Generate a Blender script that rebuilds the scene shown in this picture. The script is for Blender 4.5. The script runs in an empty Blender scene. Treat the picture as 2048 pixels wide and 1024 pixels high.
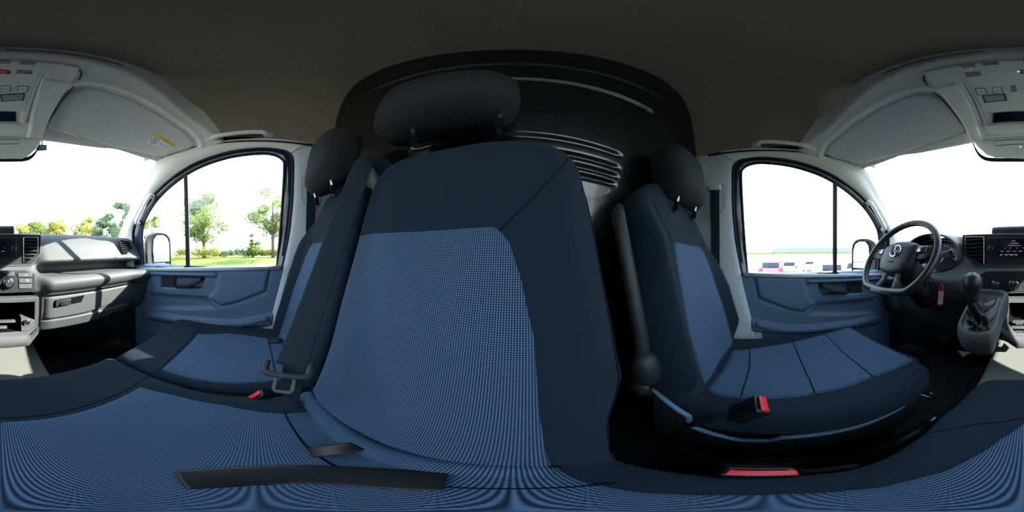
import bpy, bmesh, math, random
from mathutils import Matrix, Vector, Euler, noise
random.seed(7)
# ---------------------------------------------------------------- camera, sky, sun, exposure
SC = bpy.context.scene
COL = SC.collection
ROLL = math.radians(1.3)          # the van stands on slightly cambered ground
CAM = Vector((0.01, 0.0, 0.0))    # above the middle seat; the origin is eye height, +Y is forward, +X the passenger side
cd = bpy.data.cameras.new('camera'); co = bpy.data.objects.new('camera', cd); COL.objects.link(co)
cd.type = 'PANO'
try: cd.panorama_type = 'EQUIRECTANGULAR'
except Exception: cd.cycles.panorama_type = 'EQUIRECTANGULAR'
cd.clip_start = 0.005; cd.clip_end = 2000
co.matrix_world = Matrix.Translation(CAM) @ Matrix.Rotation(ROLL, 4, 'Y') @ Euler((math.pi/2, 0, math.pi)).to_matrix().to_4x4()
SC.camera = co
SC.view_settings.view_transform = 'Standard'; SC.view_settings.look = 'None'
SC.view_settings.gamma = 1.0; SC.view_settings.exposure = 0.0
try: SC.view_settings.use_curve_mapping = False
except Exception: pass
w = bpy.data.worlds.new('sky'); SC.world = w; w.use_nodes = True
nt = w.node_tree; bgn = nt.nodes['Background']
tc = nt.nodes.new('ShaderNodeTexCoord'); sx = nt.nodes.new('ShaderNodeSeparateXYZ')
rmp = nt.nodes.new('ShaderNodeValToRGB')
rmp.color_ramp.elements[0].position = 0.0; rmp.color_ramp.elements[0].color = (0.90, 0.95, 1.0, 1)
rmp.color_ramp.elements[1].position = 0.6; rmp.color_ramp.elements[1].color = (0.64, 0.81, 1.0, 1)
nt.links.new(tc.outputs['Generated'], sx.inputs[0]); nt.links.new(sx.outputs['Z'], rmp.inputs[0])
nt.links.new(rmp.outputs[0], bgn.inputs[0]); bgn.inputs[1].default_value = 5.6
SUN_AZ, SUN_EL = math.radians(133), math.radians(29)   # measured clockwise from straight ahead
sv = Vector((math.sin(SUN_AZ)*math.cos(SUN_EL), math.cos(SUN_AZ)*math.cos(SUN_EL), math.sin(SUN_EL)))
sl = bpy.data.lights.new('sun', 'SUN'); sl.energy = 34.0; sl.angle = math.radians(0.6); sl.color = (1.0, 0.94, 0.84)
so = bpy.data.objects.new('sun', sl); COL.objects.link(so); so.rotation_euler = sv.to_track_quat('Z', 'Y').to_euler()

# ---------------------------------------------------------------- helpers
def ray(px, py):
    a = px/2048*2*math.pi; e = (512-py)/1024*math.pi
    d = (math.sin(a)*math.cos(e), math.cos(a)*math.cos(e), math.sin(e))
    c, s = math.cos(ROLL), math.sin(ROLL)
    return Vector((c*d[0]+s*d[2], d[1], -s*d[0]+c*d[2]))
def P(px, py, x=None, y=None, z=None, n=None, o=None):
    d = ray(px, py)
    if x is not None: t = (x-CAM.x)/d.x
    elif y is not None: t = y/d.y
    elif z is not None: t = z/d.z
    else: t = Vector(n).dot(Vector(o)-CAM)/Vector(n).dot(d)
    return CAM + d*t
def lin(c): return tuple(((v/255)/12.92 if v/255 <= .04045 else ((v/255+.055)/1.055)**2.4) for v in c)
def interp(tab, x):
    if x <= tab[0][0]: return tab[0][1]
    for (a, b), (c, d) in zip(tab, tab[1:]):
        if x <= c:
            t = (x-a)/(c-a) if c > a else 0
            if isinstance(b, (int, float)): return b+(d-b)*t
            return tuple(p+(q-p)*t for p, q in zip(b, d))
    return tab[-1][1]
def smooth(a, b, x):
    t = max(0., min(1., (x-a)/(b-a))); return t*t*(3-2*t)
def catmull(pts, n=8, closed=False):
    pts = [Vector(p) for p in pts]; N = len(pts); out = []
    rng = range(N if closed else N-1)
    for i in rng:
        if closed: p0, p1, p2, p3 = pts[(i-1) % N], pts[i], pts[(i+1) % N], pts[(i+2) % N]
        else: p0, p1, p2, p3 = pts[max(i-1, 0)], pts[i], pts[i+1], pts[min(i+2, N-1)]
        for k in range(n):
            t = k/n
            out.append(.5*((2*p1)+(-p0+p2)*t+(2*p0-5*p1+4*p2-p3)*t*t+(-p0+3*p1-3*p2+p3)*t**3))
    if not closed: out.append(pts[-1])
    return out
def chaikin(pts, n=2):
    for _ in range(n):
        q = [pts[0]]
        for a, b in zip(pts, pts[1:]):
            q.append(tuple(.75*u+.25*v for u, v in zip(a, b))); q.append(tuple(.25*u+.75*v for u, v in zip(a, b)))
        q.append(pts[-1]); pts = q
    return pts

# ---- materials
def mat(name, col, rough=.6, metal=0., bump=0., scale=400., spec=.5, var=0., coat=0.):
    m = bpy.data.materials.new(name); m.use_nodes = True; nt = m.node_tree; b = nt.nodes['Principled BSDF']
    b.inputs['Base Color'].default_value = (*col, 1); b.inputs['Roughness'].default_value = rough
    b.inputs['Metallic'].default_value = metal; b.inputs['Specular IOR Level'].default_value = spec
    b.inputs['Coat Weight'].default_value = coat
    tcn = nt.nodes.new('ShaderNodeTexCoord')
    if var:
        nz = nt.nodes.new('ShaderNodeTexNoise'); nz.inputs['Scale'].default_value = scale*.15; nz.inputs['Detail'].default_value = 3
        nt.links.new(tcn.outputs['Object'], nz.inputs['Vector'])
        r = nt.nodes.new('ShaderNodeValToRGB')
        r.color_ramp.elements[0].position = .3; r.color_ramp.elements[1].position = .7
        r.color_ramp.elements[0].color = (*[c*(1-var) for c in col], 1); r.color_ramp.elements[1].color = (*[min(1, c*(1+var)) for c in col], 1)
        nt.links.new(nz.outputs[0], r.inputs[0]); nt.links.new(r.outputs[0], b.inputs['Base Color'])
    if bump:
        nz2 = nt.nodes.new('ShaderNodeTexNoise'); nz2.inputs['Scale'].default_value = scale
        nt.links.new(tcn.outputs['Object'], nz2.inputs['Vector'])
        bp = nt.nodes.new('ShaderNodeBump'); bp.inputs['Strength'].default_value = bump; bp.inputs['Distance'].default_value = .001
        nt.links.new(nz2.outputs[0], bp.inputs['Height']); nt.links.new(bp.outputs[0], b.inputs['Normal'])
    return m
def weave(name, ca, cb, pitch=.0030, duty=.45, rough=.95):
    """two-tone woven cloth: pale dots on a dark ground, laid out in the panel's own metres (UV)"""
    m = bpy.data.materials.new(name); m.use_nodes = True; nt = m.node_tree; b = nt.nodes['Principled BSDF']
    b.inputs['Roughness'].default_value = rough; b.inputs['Specular IOR Level'].default_value = .2
    b.inputs['Sheen Weight'].default_value = .02; b.inputs['Sheen Tint'].default_value = (.75, .85, 1, 1)
    uv = nt.nodes.new('ShaderNodeUVMap'); s = nt.nodes.new('ShaderNodeSeparateXYZ'); nt.links.new(uv.outputs[0], s.inputs[0])
    def M(op, a, bb=None):
        q = nt.nodes.new('ShaderNodeMath'); q.operation = op
        for i, v in enumerate((a, bb)):
            if v is None: continue
            if isinstance(v, (int, float)): q.inputs[i].default_value = v
            else: nt.links.new(v, q.inputs[i])
        return q.outputs[0]
    k = 2*math.pi/pitch
    sa = M('SINE', M('MULTIPLY', s.outputs[0], k)); sb = M('SINE', M('MULTIPLY', s.outputs[1], k))
    h = M('ADD', M('MULTIPLY', sa, .55), M('MULTIPLY', sb, .45))
    h = M('MULTIPLY_ADD', h, 1.4); h.node.inputs[2].default_value = duty
    cl = nt.nodes.new('ShaderNodeClamp'); nt.links.new(h, cl.inputs[0])
    mx = nt.nodes.new('ShaderNodeMix'); mx.data_type = 'RGBA'; nt.links.new(cl.outputs[0], mx.inputs[0])
    mx.inputs[6].default_value = (*ca, 1); mx.inputs[7].default_value = (*cb, 1)
    nt.links.new(mx.outputs[2], b.inputs['Base Color'])
    return m
def glass(name, tint=(1, 1, 1), refl=.06):
    m = bpy.data.materials.new(name); m.use_nodes = True; nt = m.node_tree; nt.nodes.clear()
    o = nt.nodes.new('ShaderNodeOutputMaterial'); t = nt.nodes.new('ShaderNodeBsdfTransparent'); g = nt.nodes.new('ShaderNodeBsdfGlossy')
    t.inputs[0].default_value = (*tint, 1); g.inputs[1].default_value = .02
    mx = nt.nodes.new('ShaderNodeMixShader'); mx.inputs[0].default_value = refl
    nt.links.new(t.outputs[0], mx.inputs[1]); nt.links.new(g.outputs[0], mx.inputs[2]); nt.links.new(mx.outputs[0], o.inputs[0])
    return m
def emit(name, col, st):
    m = bpy.data.materials.new(name); m.use_nodes = True; b = m.node_tree.nodes['Principled BSDF']
    b.inputs['Base Color'].default_value = (*col, 1); b.inputs['Emission Color'].default_value = (*col, 1); b.inputs['Emission Strength'].default_value = st
    return m
M_HEAD = mat('grey felt headliner', lin((126, 118, 104)), .95, bump=.5, scale=900, spec=.1, var=.06)
M_TRIM = mat('light grey grained plastic', lin((220, 216, 209)), .6, bump=.15, scale=1500, spec=.3)
M_VISOR = mat('grey visor vinyl', lin((206, 203, 198)), .7, bump=.2, scale=1800, spec=.25)
M_PILLAR = mat('pale grey pillar plastic', lin((178, 188, 196)), .55, bump=.1, scale=1500, spec=.3)
M_DASH = mat('charcoal grained plastic', lin((71, 72, 74)), .6, bump=.35, scale=1300, spec=.4)
M_DOOR = mat('slate grey door plastic', lin((78, 102, 128)), .55, bump=.25, scale=1300, spec=.35)
M_DARK = mat('dark plastic', lin((36, 38, 42)), .5, bump=.2, scale=1300, spec=.35)
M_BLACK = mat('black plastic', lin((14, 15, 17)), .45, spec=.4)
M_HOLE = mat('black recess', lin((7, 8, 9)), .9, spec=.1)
M_PAINT = mat('gloss black painted steel', lin((18, 19, 21)), .22, spec=.6, coat=.3)
M_BLUE = mat('dark blue body paint', lin((13, 23, 52)), .3, spec=.5, coat=.5)
M_SEAL = mat('rubber seal', lin((20, 24, 34)), .55, spec=.3)
M_CLOTH = weave('plain dark blue grey seat cloth', lin((12, 22, 33)), lin((20, 35, 49)), .0016, .5)
M_WEAVE = weave('dotted blue grey seat cloth', lin((10, 22, 40)), lin((78, 102, 130)), .0031, .42)
M_SEAM = mat('seam thread', lin((14, 20, 30)), .9, spec=.1)
M_BELT = mat('black seat belt webbing', lin((20, 31, 42)), .75, bump=.4, scale=2500, spec=.25)
M_CHROME = mat('chrome', (.75, .77, .8), .15, metal=1)
M_STEEL = mat('brushed steel', (.30, .32, .35), .3, metal=1)
M_RED = mat('red plastic', lin((200, 34, 44)), .45, spec=.4)
M_WHITE = mat('white paper', lin((226, 228, 230)), .7)
M_YELL = mat('yellow label', lin((226, 190, 50)), .7)
M_INK = mat('printing ink', lin((30, 30, 34)), .7)
M_RINK = mat('red printing ink', lin((150, 40, 52)), .7)
M_RUB = mat('grey rubber floor mat', lin((108, 108, 104)), .8, bump=.3, scale=600, spec=.2)
M_CARPET = mat('black needle carpet', lin((44, 44, 46)), 1., bump=1., scale=700, spec=.05, var=.6)
M_LEATHER = mat('black leatherette', lin((30, 31, 34)), .38, bump=.3, scale=900, spec=.5)
M_GLASS = glass('window glass', (.93, .97, .97), .05)
M_MIRROR = mat('mirror glass', (.85, .88, .9), .02, metal=1)
M_LENS = mat('frosted lamp lens', lin((150, 156, 164)), .35, spec=.5)
M_GREEN = emit('green lamp', (.1, .9, .3), 1.2)
M_PINK = emit('screen lettering', (.85, .45, .55), .35)
M_SCREEN = mat('screen glass', lin((14, 20, 34)), .12, spec=.6)

# ---- objects
def link(name, data, parent=None):
    o = bpy.data.objects.new(name, data); COL.objects.link(o)
    if parent is not None: o.parent = parent
    return o
def woff(o):
    v = Vector((0, 0, 0))
    while o is not None: v = v+o.location; o = o.parent
    return v
def mesh(name, vs, fs, m, parent=None, sm=True, uvs=None):
    me = bpy.data.meshes.new(name); me.from_pydata([tuple(v) for v in vs], [], fs); me.update()
    if isinstance(m, (list, tuple)):
        for q in m: me.materials.append(q)
    else: me.materials.append(m)
    if sm: me.polygons.foreach_set('use_smooth', [True]*len(me.polygons))
    if uvs:
        ul = me.uv_layers.new(name='UVMap')
        for l in me.loops: ul.data[l.index].uv = uvs[l.vertex_index]
    o = link(name, me, parent)
    off = woff(parent)
    if off.length > 0:
        for v in me.vertices: v.co = v.co-off
    return o
class MB:
    """collects simple solids in one bmesh"""
    def __init__(s): s.v = []; s.f = []
    def add(s, vs, fs):
        k = len(s.v); s.v += [Vector(v) for v in vs]; s.f += [tuple(i+k for i in f) for f in fs]; return s
    def box(s, c, d, bev=0, rot=None, seg=2):
        bm = bmesh.new(); bmesh.ops.create_cube(bm, size=1)
        for v in bm.verts: v.co = Vector((v.co.x*d[0], v.co.y*d[1], v.co.z*d[2]))
        if bev: bmesh.ops.bevel(bm, geom=bm.edges[:], offset=min(bev, .49*min(d)), segments=seg, affect='EDGES', profile=.5)
        R = rot.to_matrix() if isinstance(rot, Euler) else (rot if rot is not None else Matrix.Identity(3))
        bm.verts.index_update()
        s.add([R @ v.co+Vector(c) for v in bm.verts], [[v.index for v in f.verts] for f in bm.faces]); bm.free(); return s
    def tube(s, pts, r, n=10, closed=False, caps=True, flat=None, up=None):
        """round tube, or with flat=(width, thickness) a ribbon of rounded section"""
        pts = [Vector(p) for p in pts]; N = len(pts); rings = []
        side = None
        for i, p in enumerate(pts):
            if closed: t = pts[(i+1) % N]-pts[(i-1) % N]
            else: t = pts[min(i+1, N-1)]-pts[max(i-1, 0)]
            if t.length < 1e-9: t = Vector((0, 0, 1))
            t.normalize()
            if up is not None: side = t.cross(up[i] if isinstance(up, list) else Vector(up))
            elif side is None: side = t.cross(Vector((0, 0, 1)) if abs(t.z) < .9 else Vector((1, 0, 0)))
            else: side = side-t*side.dot(t)
            side.normalize(); nn = side.cross(t)
            rr = r[i] if isinstance(r, (list, tuple)) else r
            a, b = (flat[0]/2, flat[1]/2) if flat else (rr, rr)
            ring = []
            for k in range(n):
                an = 2*math.pi*k/n; ca, sa = math.cos(an), math.sin(an)
                if flat: ca = math.copysign(abs(ca)**.3, ca); sa = math.copysign(abs(sa)**.6, sa)
                ring.append(p+side*ca*a+nn*sa*b)
            rings.append(ring)
        vs = [v for q in rings for v in q]; fs = []
        for i in range(N if closed else N-1):
            j = (i+1) % N
            for k in range(n): fs.append((i*n+k, i*n+(k+1) % n, j*n+(k+1) % n, j*n+k))
        if caps and not closed: fs.append(tuple(range(n))[::-1]); fs.append(tuple((N-1)*n+k for k in range(n)))
        return s.add(vs, fs)
    def cyl(s, a, b, r, r2=None, n=24, bev=0):
        a = Vector(a); b = Vector(b); L = (b-a).length; d = (b-a)/L; r2 = r if r2 is None else r2
        if bev: return s.tube([a, a+d*.001, a+d*bev, b-d*bev, b-d*.001, b], [max(r-bev, .0005), r-bev*.6, r, r2, r2-bev*.6, max(r2-bev, .0005)], n)
        return s.tube([a, b], [r, r2], n)
    def prism(s, poly, off):
        """polygon of 3D points pushed along off"""
        n = len(poly); off = Vector(off); vs = [Vector(p) for p in poly]+[Vector(p)+off for p in poly]
        fs = [tuple(range(n))[::-1], tuple(range(n, 2*n))]+[(i, (i+1) % n, n+(i+1) % n, n+i) for i in range(n)]
        return s.add(vs, fs)
    def sphere(s, c, r, nu=20, nv=12):
        r = (r, r, r) if isinstance(r, (int, float)) else r; vs = []; fs = []
        for j in range(nv+1):
            th = math.pi*j/nv
            for i in range(nu):
                ph = 2*math.pi*i/nu
                vs.append((c[0]+r[0]*math.sin(th)*math.cos(ph), c[1]+r[1]*math.sin(th)*math.sin(ph), c[2]+r[2]*math.cos(th)))
        for j in range(nv):
            for i in range(nu): fs.append((j*nu+i, (j+1)*nu+i, (j+1)*nu+(i+1) % nu, j*nu+(i+1) % nu))
        return s.add(vs, fs)
    def grid(s, f, nu, nv):
        k = [f(i/nu, j/nv) for j in range(nv+1) for i in range(nu+1)]
        return s.add(k, [(j*(nu+1)+i, j*(nu+1)+i+1, (j+1)*(nu+1)+i+1, (j+1)*(nu+1)+i) for j in range(nv) for i in range(nu)])
    def xf(s, M): s.v = [M @ v for v in s.v]; return s
    def make(s, name, m, parent=None, sm=False, bevel=0, label=None):
        o = mesh(name, s.v, s.f, m, parent, sm)
        bm = bmesh.new(); bm.from_mesh(o.data); bmesh.ops.remove_doubles(bm, verts=bm.verts, dist=1e-6)
        bmesh.ops.recalc_face_normals(bm, faces=bm.faces); bm.to_mesh(o.data); bm.free()
        if not sm:
            o.data.polygons.foreach_set('use_smooth', [True]*len(o.data.polygons))
            try: o.data.set_sharp_from_angle(angle=math.radians(35))
            except Exception: pass
        if bevel:
            b = o.modifiers.new('bevel', 'BEVEL'); b.width = bevel; b.segments = 2; b.limit_method = 'ANGLE'
        if label: o['label'] = label
        return o
def thing(name, label, cat, loc=(0, 0, 0), group=None):
    o = bpy.data.objects.new(name, None); COL.objects.link(o); o.location = loc; o.empty_display_size = .05
    o['label'] = label; o['category'] = cat
    if group: o['group'] = group
    return o
def tag(o, label, cat, group=None):
    o['label'] = label; o['category'] = cat
    if group: o['group'] = group
    return o
def struct(o): o['kind'] = 'structure'; return o
def text(name, s, loc, size, rot, m, parent=None, ext=.0004):
    c = bpy.data.curves.new(name, 'FONT'); c.body = s; c.size = size; c.extrude = ext; c.align_x = 'CENTER'; c.align_y = 'CENTER'
    q = bpy.data.objects.new('tmp', c); COL.objects.link(q); bpy.context.view_layer.update()
    me = bpy.data.meshes.new_from_object(q.evaluated_get(bpy.context.evaluated_depsgraph_get())); COL.objects.unlink(q); bpy.data.objects.remove(q)
    me.materials.clear(); me.materials.append(m); o = link(name, me, parent)
    M3 = rot if isinstance(rot, Matrix) else Euler(rot).to_matrix()
    o.matrix_local = Matrix.Translation(Vector(loc)-woff(parent)) @ M3.to_4x4(); return o
def frame_from(xdir, normal):
    z = Vector(normal).normalized(); x = Vector(xdir); x = (x-z*x.dot(z)).normalized(); y = z.cross(x)
    return Matrix((x, y, z)).transposed()
def inpoly(p, poly):
    x, y = p; c = False; n = len(poly)
    for i in range(n):
        x1, y1 = poly[i]; x2, y2 = poly[(i+1) % n]
        if (y1 > y) != (y2 > y) and x < (x2-x1)*(y-y1)/(y2-y1)+x1: c = not c
    return c
def segd(p, a, b):
    ax, ay = a; bx, by = b; dx, dy = bx-ax, by-ay; L = dx*dx+dy*dy
    t = max(0, min(1, ((p[0]-ax)*dx+(p[1]-ay)*dy)/L)) if L else 0
    return math.hypot(p[0]-ax-t*dx, p[1]-ay-t*dy)
def sdf(p, poly):
    d = min(segd(p, poly[i], poly[(i+1) % len(poly)]) for i in range(len(poly)))
    return -d if inpoly(p, poly) else d
def lined(p, line): return min(segd(p, a, b) for a, b in zip(line, line[1:]))
# ---------------------------------------------------------------- cab shell
FZ = -.80   # cab floor
GZ = -1.75  # ground outside
# floor: dark carpet with a light rubber mat over the middle
struct(MB().box((0, .45, FZ-.02), (1.84, 1.9, .04)).make('floor', M_CARPET))
def ceil_z(x): return interp([(0, .962), (.35, .955), (.48, .93), (.57, .875), (.65, .79), (.705, .71), (.74, .65), (.765, .60)], abs(x))
ctab = [i/60 for i in range(61)]
def ceil_pt(u, v):
    x = -.77+1.54*u; y = -.42+.80*v
    xx = x; z = (ceil_z(max(-.77, min(.77, x-.01)))+ceil_z(x)+ceil_z(min(.77, x+.01)))/3
    # shallow scoops above the doors
    sc = math.exp(-((abs(x)-.56)/.10)**2)*smooth(-.25, .02, y)*.025
    return (x, y, z+sc)
cm = MB().grid(ceil_pt, 90, 40)
struct(cm.make('ceiling', M_HEAD, sm=True))

# partition behind the seats: pressed steel with long rounded beads
BEADS = [(.654, .036, .41), (.808, .005, .60), (.377, .006, .30), (.325, .005, .30), (.289, .005, .30), (.258, .005, .29), (-.1, .05, .5), (-.35, .05, .5)]
def part_y(x, z):
    y = interp([(-.8, -.46), (.2, -.44), (.5, -.39), (.75, -.345), (.97, -.300), (1.1, -.29)], z)
    for zc, hh, xs in BEADS:
        dx = max(0, abs(x)-xs+hh); d = math.hypot(dx, z-zc)-hh
        y += -.011*(1-smooth(-.006, .008, d))
    return y
pm = MB().grid(lambda u, v: (-.86+1.72*u, part_y(-.86+1.72*u, -.80+1.86*v), -.80+1.86*v), 130, 300)
struct(pm.make('wall_rear', M_PAINT, sm=True))
struct(MB().box((0, -.53, .1), (1.9, .05, 2.0)).make('trim_1', M_BLUE))
# lower bulkhead and footwell
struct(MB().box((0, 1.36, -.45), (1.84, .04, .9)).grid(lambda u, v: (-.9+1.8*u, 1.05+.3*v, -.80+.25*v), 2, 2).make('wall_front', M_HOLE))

# side rings: glass outline G, dark door frame S, light inner trim T
RG = [(.866, .695, -.10), (.852, .694, .03), (.839, .688, .125), (.828, .652, .217), (.815, .532, .341), (.802, .335, .455), (.796, .149, .514), (.793, -.019, .537), (.7935, -.088, .530), (.797, -.126, .505), (.80, -.136, .46), (.822, -.132, .274), (.845, -.122, .08), (.862, -.108, -.10)]
RS = [(.862, .775, -.10), (.848, .775, .03), (.835, .768, .15), (.820, .702, .238), (.808, .562, .368), (.794, .347, .487), (.786, .150, .545), (.783, -.022, .568), (.783, -.112, .563), (.786, -.155, .545), (.792, -.176, .48), (.812, -.178, .277), (.838, -.165, .08), (.855, -.135, -.10)]
RT = [(.885, 1.06, -.05), (.868, .99, .04), (.838, .90, .145), (.815, .80, .255), (.787, .665, .395), (.756, .51, .580), (.752, .32, .612), (.752, .10, .620), (.752, -.08, .626), (.752, -.24, .630)]
def side(s):
    nm = 'right' if s > 0 else 'left'
    G = [Vector((s*p[0], p[1], p[2])) for p in RG]; S = [Vector((s*p[0], p[1], p[2])) for p in RS]; T = [Vector((s*p[0], p[1], p[2])) for p in RT]
    g = catmull(G, 8); q = catmull(S, 8); t = catmull(T, 8)
    k = len(q)
    # dark blue door frame with a rubber lip on the glass and on the trim
    mb = MB()
    def strip(a, b, n, bow):
        rows = []
        for i in range(len(a)):
            row = []
            for j in range(n+1):
                u = j/n; p = a[i].lerp(b[i], u); row.append(p+Vector((-s*bow*math.sin(math.pi*u), 0, 0)))
            rows.append(row)
        m = len(rows)
        mb.add([p for r in rows for p in r], [(i*(n+1)+j, i*(n+1)+j+1, (i+1)*(n+1)+j+1, (i+1)*(n+1)+j) for i in range(m-1) for j in range(n)])
    strip(g, q, 4, .006)
    d = thing('door_2' if s > 0 else 'door_1', '', 'door'); del d['label']; del d['category']; d['kind'] = 'structure'
    mb.make('door_frame', M_BLUE, d, sm=True)
    MB().tube([p+Vector((-s*.004, 0, 0)) for p in g], .007, 8).make('glass_seal', M_SEAL, d, sm=True)
    MB().tube([p+Vector((-s*.003, 0, 0)) for p in q], .009, 8).make('door_seal', M_SEAL, d, sm=True)
    # windows: one pane ahead of the divider bar, one behind
    yd = .375
    def pane(lo, hi):
        poly = []
        for p in g: poly.append(p)
        out = [p for p in poly if lo <= p.y <= hi]
        return out
    fr = [p for p in g[:60] if p.y >= yd]; rr = [p for p in g if p.y <= yd]
    zt = min(g[:60], key=lambda p: abs(p.y-yd)+(10 if p.z < .2 else 0)).z
    xt = .802; A = Vector((s*.863, yd, -.10)); B = Vector((s*xt, yd-.02, zt))
    w1 = MB(); w1.prism([*fr, B, A], (s*.004, 0, 0)); struct(w1.make('window_2' if s > 0 else 'window_4', M_GLASS))
    w2 = MB(); w2.prism([A, B, *[p for p in rr if p.z > -.2]], (s*.004, 0, 0)); struct(w2.make('window_3' if s > 0 else 'window_5', M_GLASS))
    MB().tube([A+Vector((-s*.006, 0, -.03)), B+Vector((-s*.006, 0, .01))], .01, 10, flat=(.024, .018), up=(s, 0, 0)).make('window_divider', M_SEAL, d)
    # light trim over windscreen pillar and roof rail
    tr = MB(); m = len(t); rows = []
    inner = q[:m]
    for i in range(m):
        row = []
        for j in range(9):
            u = j/8; p = inner[i].lerp(t[i], u)
            row.append(p+Vector((-s*.016*math.sin(math.pi*min(1, u*1.2)), 0, -.010*math.sin(math.pi*u))))
        rows.append(row)
    # turn the outer edge towards the glass
    for r in rows:
        e = r[-1]; r.append(e+Vector((s*.02, .03, .02))); r.append(e+Vector((s*.06, .03, .03)))
    n = 10
    tr.add([p for r in rows for p in r], [(i*(n+1)+j, i*(n+1)+j+1, (i+1)*(n+1)+j+1, (i+1)*(n+1)+j) for i in range(m-1) for j in range(n)])
    struct(tr.make('trim_2' if s > 0 else 'trim_3', M_TRIM, sm=True))
    # pillar behind the door with the belt outlet
    zz = [.66, .60, .50, .40, .277, .18, .08, -.10, -.30, -.50, -.80]
    fe = [(.775, -.20), (.782, -.17), (.790, -.178), (.798, -.18), (.812, -.180), (.825, -.174), (.836, -.166), (.850, -.132), (.845, -.09), (.84, -.05), (.84, -.03)]
    fp = catmull([Vector((s*a, b, z)) for (a, b), z in zip(fe, zz)], 6)
    def bp(u, v):
        f = v*(len(fp)-1); i = min(int(f), len(fp)-2); p = fp[i].lerp(fp[i+1], f-i)
        prof = [(0, .03), (.0, .0), (-.012, -.006), (-.018, -.02), (-.022, -.06), (-.022, -.16), (-.02, -.30)]
        k = u*(len(prof)-1); a = min(int(k), len(prof)-2); ff = k-a
        dx = prof[a][0]+(prof[a+1][0]-prof[a][0])*ff; dy = prof[a][1]+(prof[a+1][1]-prof[a][1])*ff
        return p+Vector((s*dx, dy, 0))
    struct(MB().grid(bp, 18, 60).make('trim_4' if s > 0 else 'trim_5', M_PILLAR, sm=True))
    # inner wall between pillar, roof and partition, and outer skin under the windows
    struct(MB().box((s*.93, .42, -.46), (.03, 1.9, .72)).box((s*.86, -.42, .1), (.06, .22, 1.9)).box((s*.87, -.36, .83), (.2, .4, .42))
           .box((s*.83, -.28, .66), (.06, .23, .1)).box((s*.90, 1.02, -.06), (.05, .5, .12)).make('wall_right' if s > 0 else 'wall_left', M_DARK))
    # shell above the rail
    MB().grid(lambda u, v: (s*(.752+.10*v), -.30+.90*u, .60+.46*v), 2, 2).make('roof_rail', M_BLUE, d)

    # ---- door card
    HR = [(.552, -.143), (.263, -.128), (.291, -.202), (.552, -.218)]
    PK = [(.262, -.252), (.655, -.268), (.655, -.372), (.21, -.309)]
    GR = [(-.075, -.085), (-.052, -.204), (.093, -.268), (.183, -.294), (.262, -.250), (.40, -.256), (.66, -.268)]
    LG = [(.70, -.395), (.10, -.375), (-.09, -.33), (-.09, -.40), (.70, -.452)]
    SP = [(.66, -.46), (.22, -.425), (.20, -.62), (.62, -.62)]
    UPN = [(-.075, -.085), (-.052, -.204), (.093, -.268), (.183, -.294), (.262, -.250), (.215, -.20), (.19, -.085)]
    def card(u, v):
        y = -.15+.92*u; z = -.072-.73*v
        x = .838+.006*math.sin(v*3)
        p = (y, z)
        x -= .014*(1-smooth(0, .018, lined(p, [(.80, -.135), (.215, -.118)]))) if y > .2 else 0
        x += .030*(1-smooth(-.012, .002, sdf(p, HR)))
        x += .022*(1-smooth(-.015, .004, sdf(p, PK)))
        x -= .010*(1-smooth(-.02, .004, sdf(p, UPN)))
        x += .010*(1-smooth(.002, .012, lined(p, GR)))
        x -= .028*(1-smooth(-.02, .012, sdf(p, LG)))
        x += .020*(1-smooth(-.012, .004, sdf(p, SP)))
        if v < .03: x += .03*(1-v/.03)**2
        x -= .02*smooth(.8, .0, u)*0
        return Vector((s*x, y, z))
    MB().grid(card, 170, 130).make('door_panel', M_DOOR, d, sm=True)
    # window sill on top of the card, with the dark air slot
    MB().tube([(s*.846, -.125, -.078), (s*.848, .2, -.086), (s*.850, .5, -.098), (s*.856, .74, -.108)], .014, 12, flat=(.05, .022), up=(0, 0, 1)).make('window_sill', M_PILLAR, d, sm=True)
    MB().box((s*.846, .33, -.079), (.016, .13, .006), .002).make('air_slot', M_HOLE, d)
    MB().box((s*.846, .55, -.088), (.014, .08, .006), .002).make('air_slot', M_HOLE, d)
    # pull cup and opening lever
    MB().prism([(s*.862, .545, -.150), (s*.862, .455, -.142), (s*.862, .47, -.205), (s*.862, .545, -.212)], (-s*.010, 0, 0)).make('switch_plate', M_DARK, d, bevel=.003)
    MB().tube(catmull([(s*.858, .46, -.205), (s*.838, .42, -.192), (s*.83, .35, -.178), (s*.832, .30, -.150), (s*.85, .285, -.140)], 6), .01, 10, flat=(.026, .014), up=(s, 0, 0)).make('door_handle', M_DARK, d, sm=True)
    MB().box((s*.858, .37, -.196), (.02, .16, .012), .004).make('grip_ledge', M_BLACK, d)
    MB().tube(catmull([(s*.822, .66, -.402), (s*.808, .4, -.396), (s*.808, .10, -.380), (s*.815, -.06, -.345)], 8), .012, 12, flat=(.03, .02), up=(s, 0, 0)).make('pocket_edge', M_DOOR, d, sm=True)
    # grab handle on the windscreen pillar
    gh = thing('grab_handle', 'pale grab handle on the windscreen pillar by the glovebox' if s > 0 else 'pale grab handle on the windscreen pillar by the steering wheel', 'handle', group='pillar grab handles')
    path = catmull([(s*.790, .578, .350), (s*.765, .570, .345), (s*.752, .590, .305), (s*.758, .640, .245), (s*.768, .680, .205), (s*.79, .70, .195)], 8)
    MB().tube(path, .011, 12, flat=(.024, .017), up=(s, .0, .0)).make('grip', M_TRIM, gh, sm=True)
    MB().box((s*.80, .572, .352), (.03, .03, .035), .008, Euler((-.7, 0, 0))).make('mount', M_TRIM, gh)
    MB().box((s*.803, .70, .198), (.03, .03, .035), .008, Euler((-.7, 0, 0))).make('mount', M_TRIM, gh)
    # roof grab handle over the door
    rh = thing('grab_handle', 'grey roof grab handle above the passenger door' if s > 0 else 'grey roof grab handle above the driver door', 'handle', group='roof grab handles')
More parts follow.
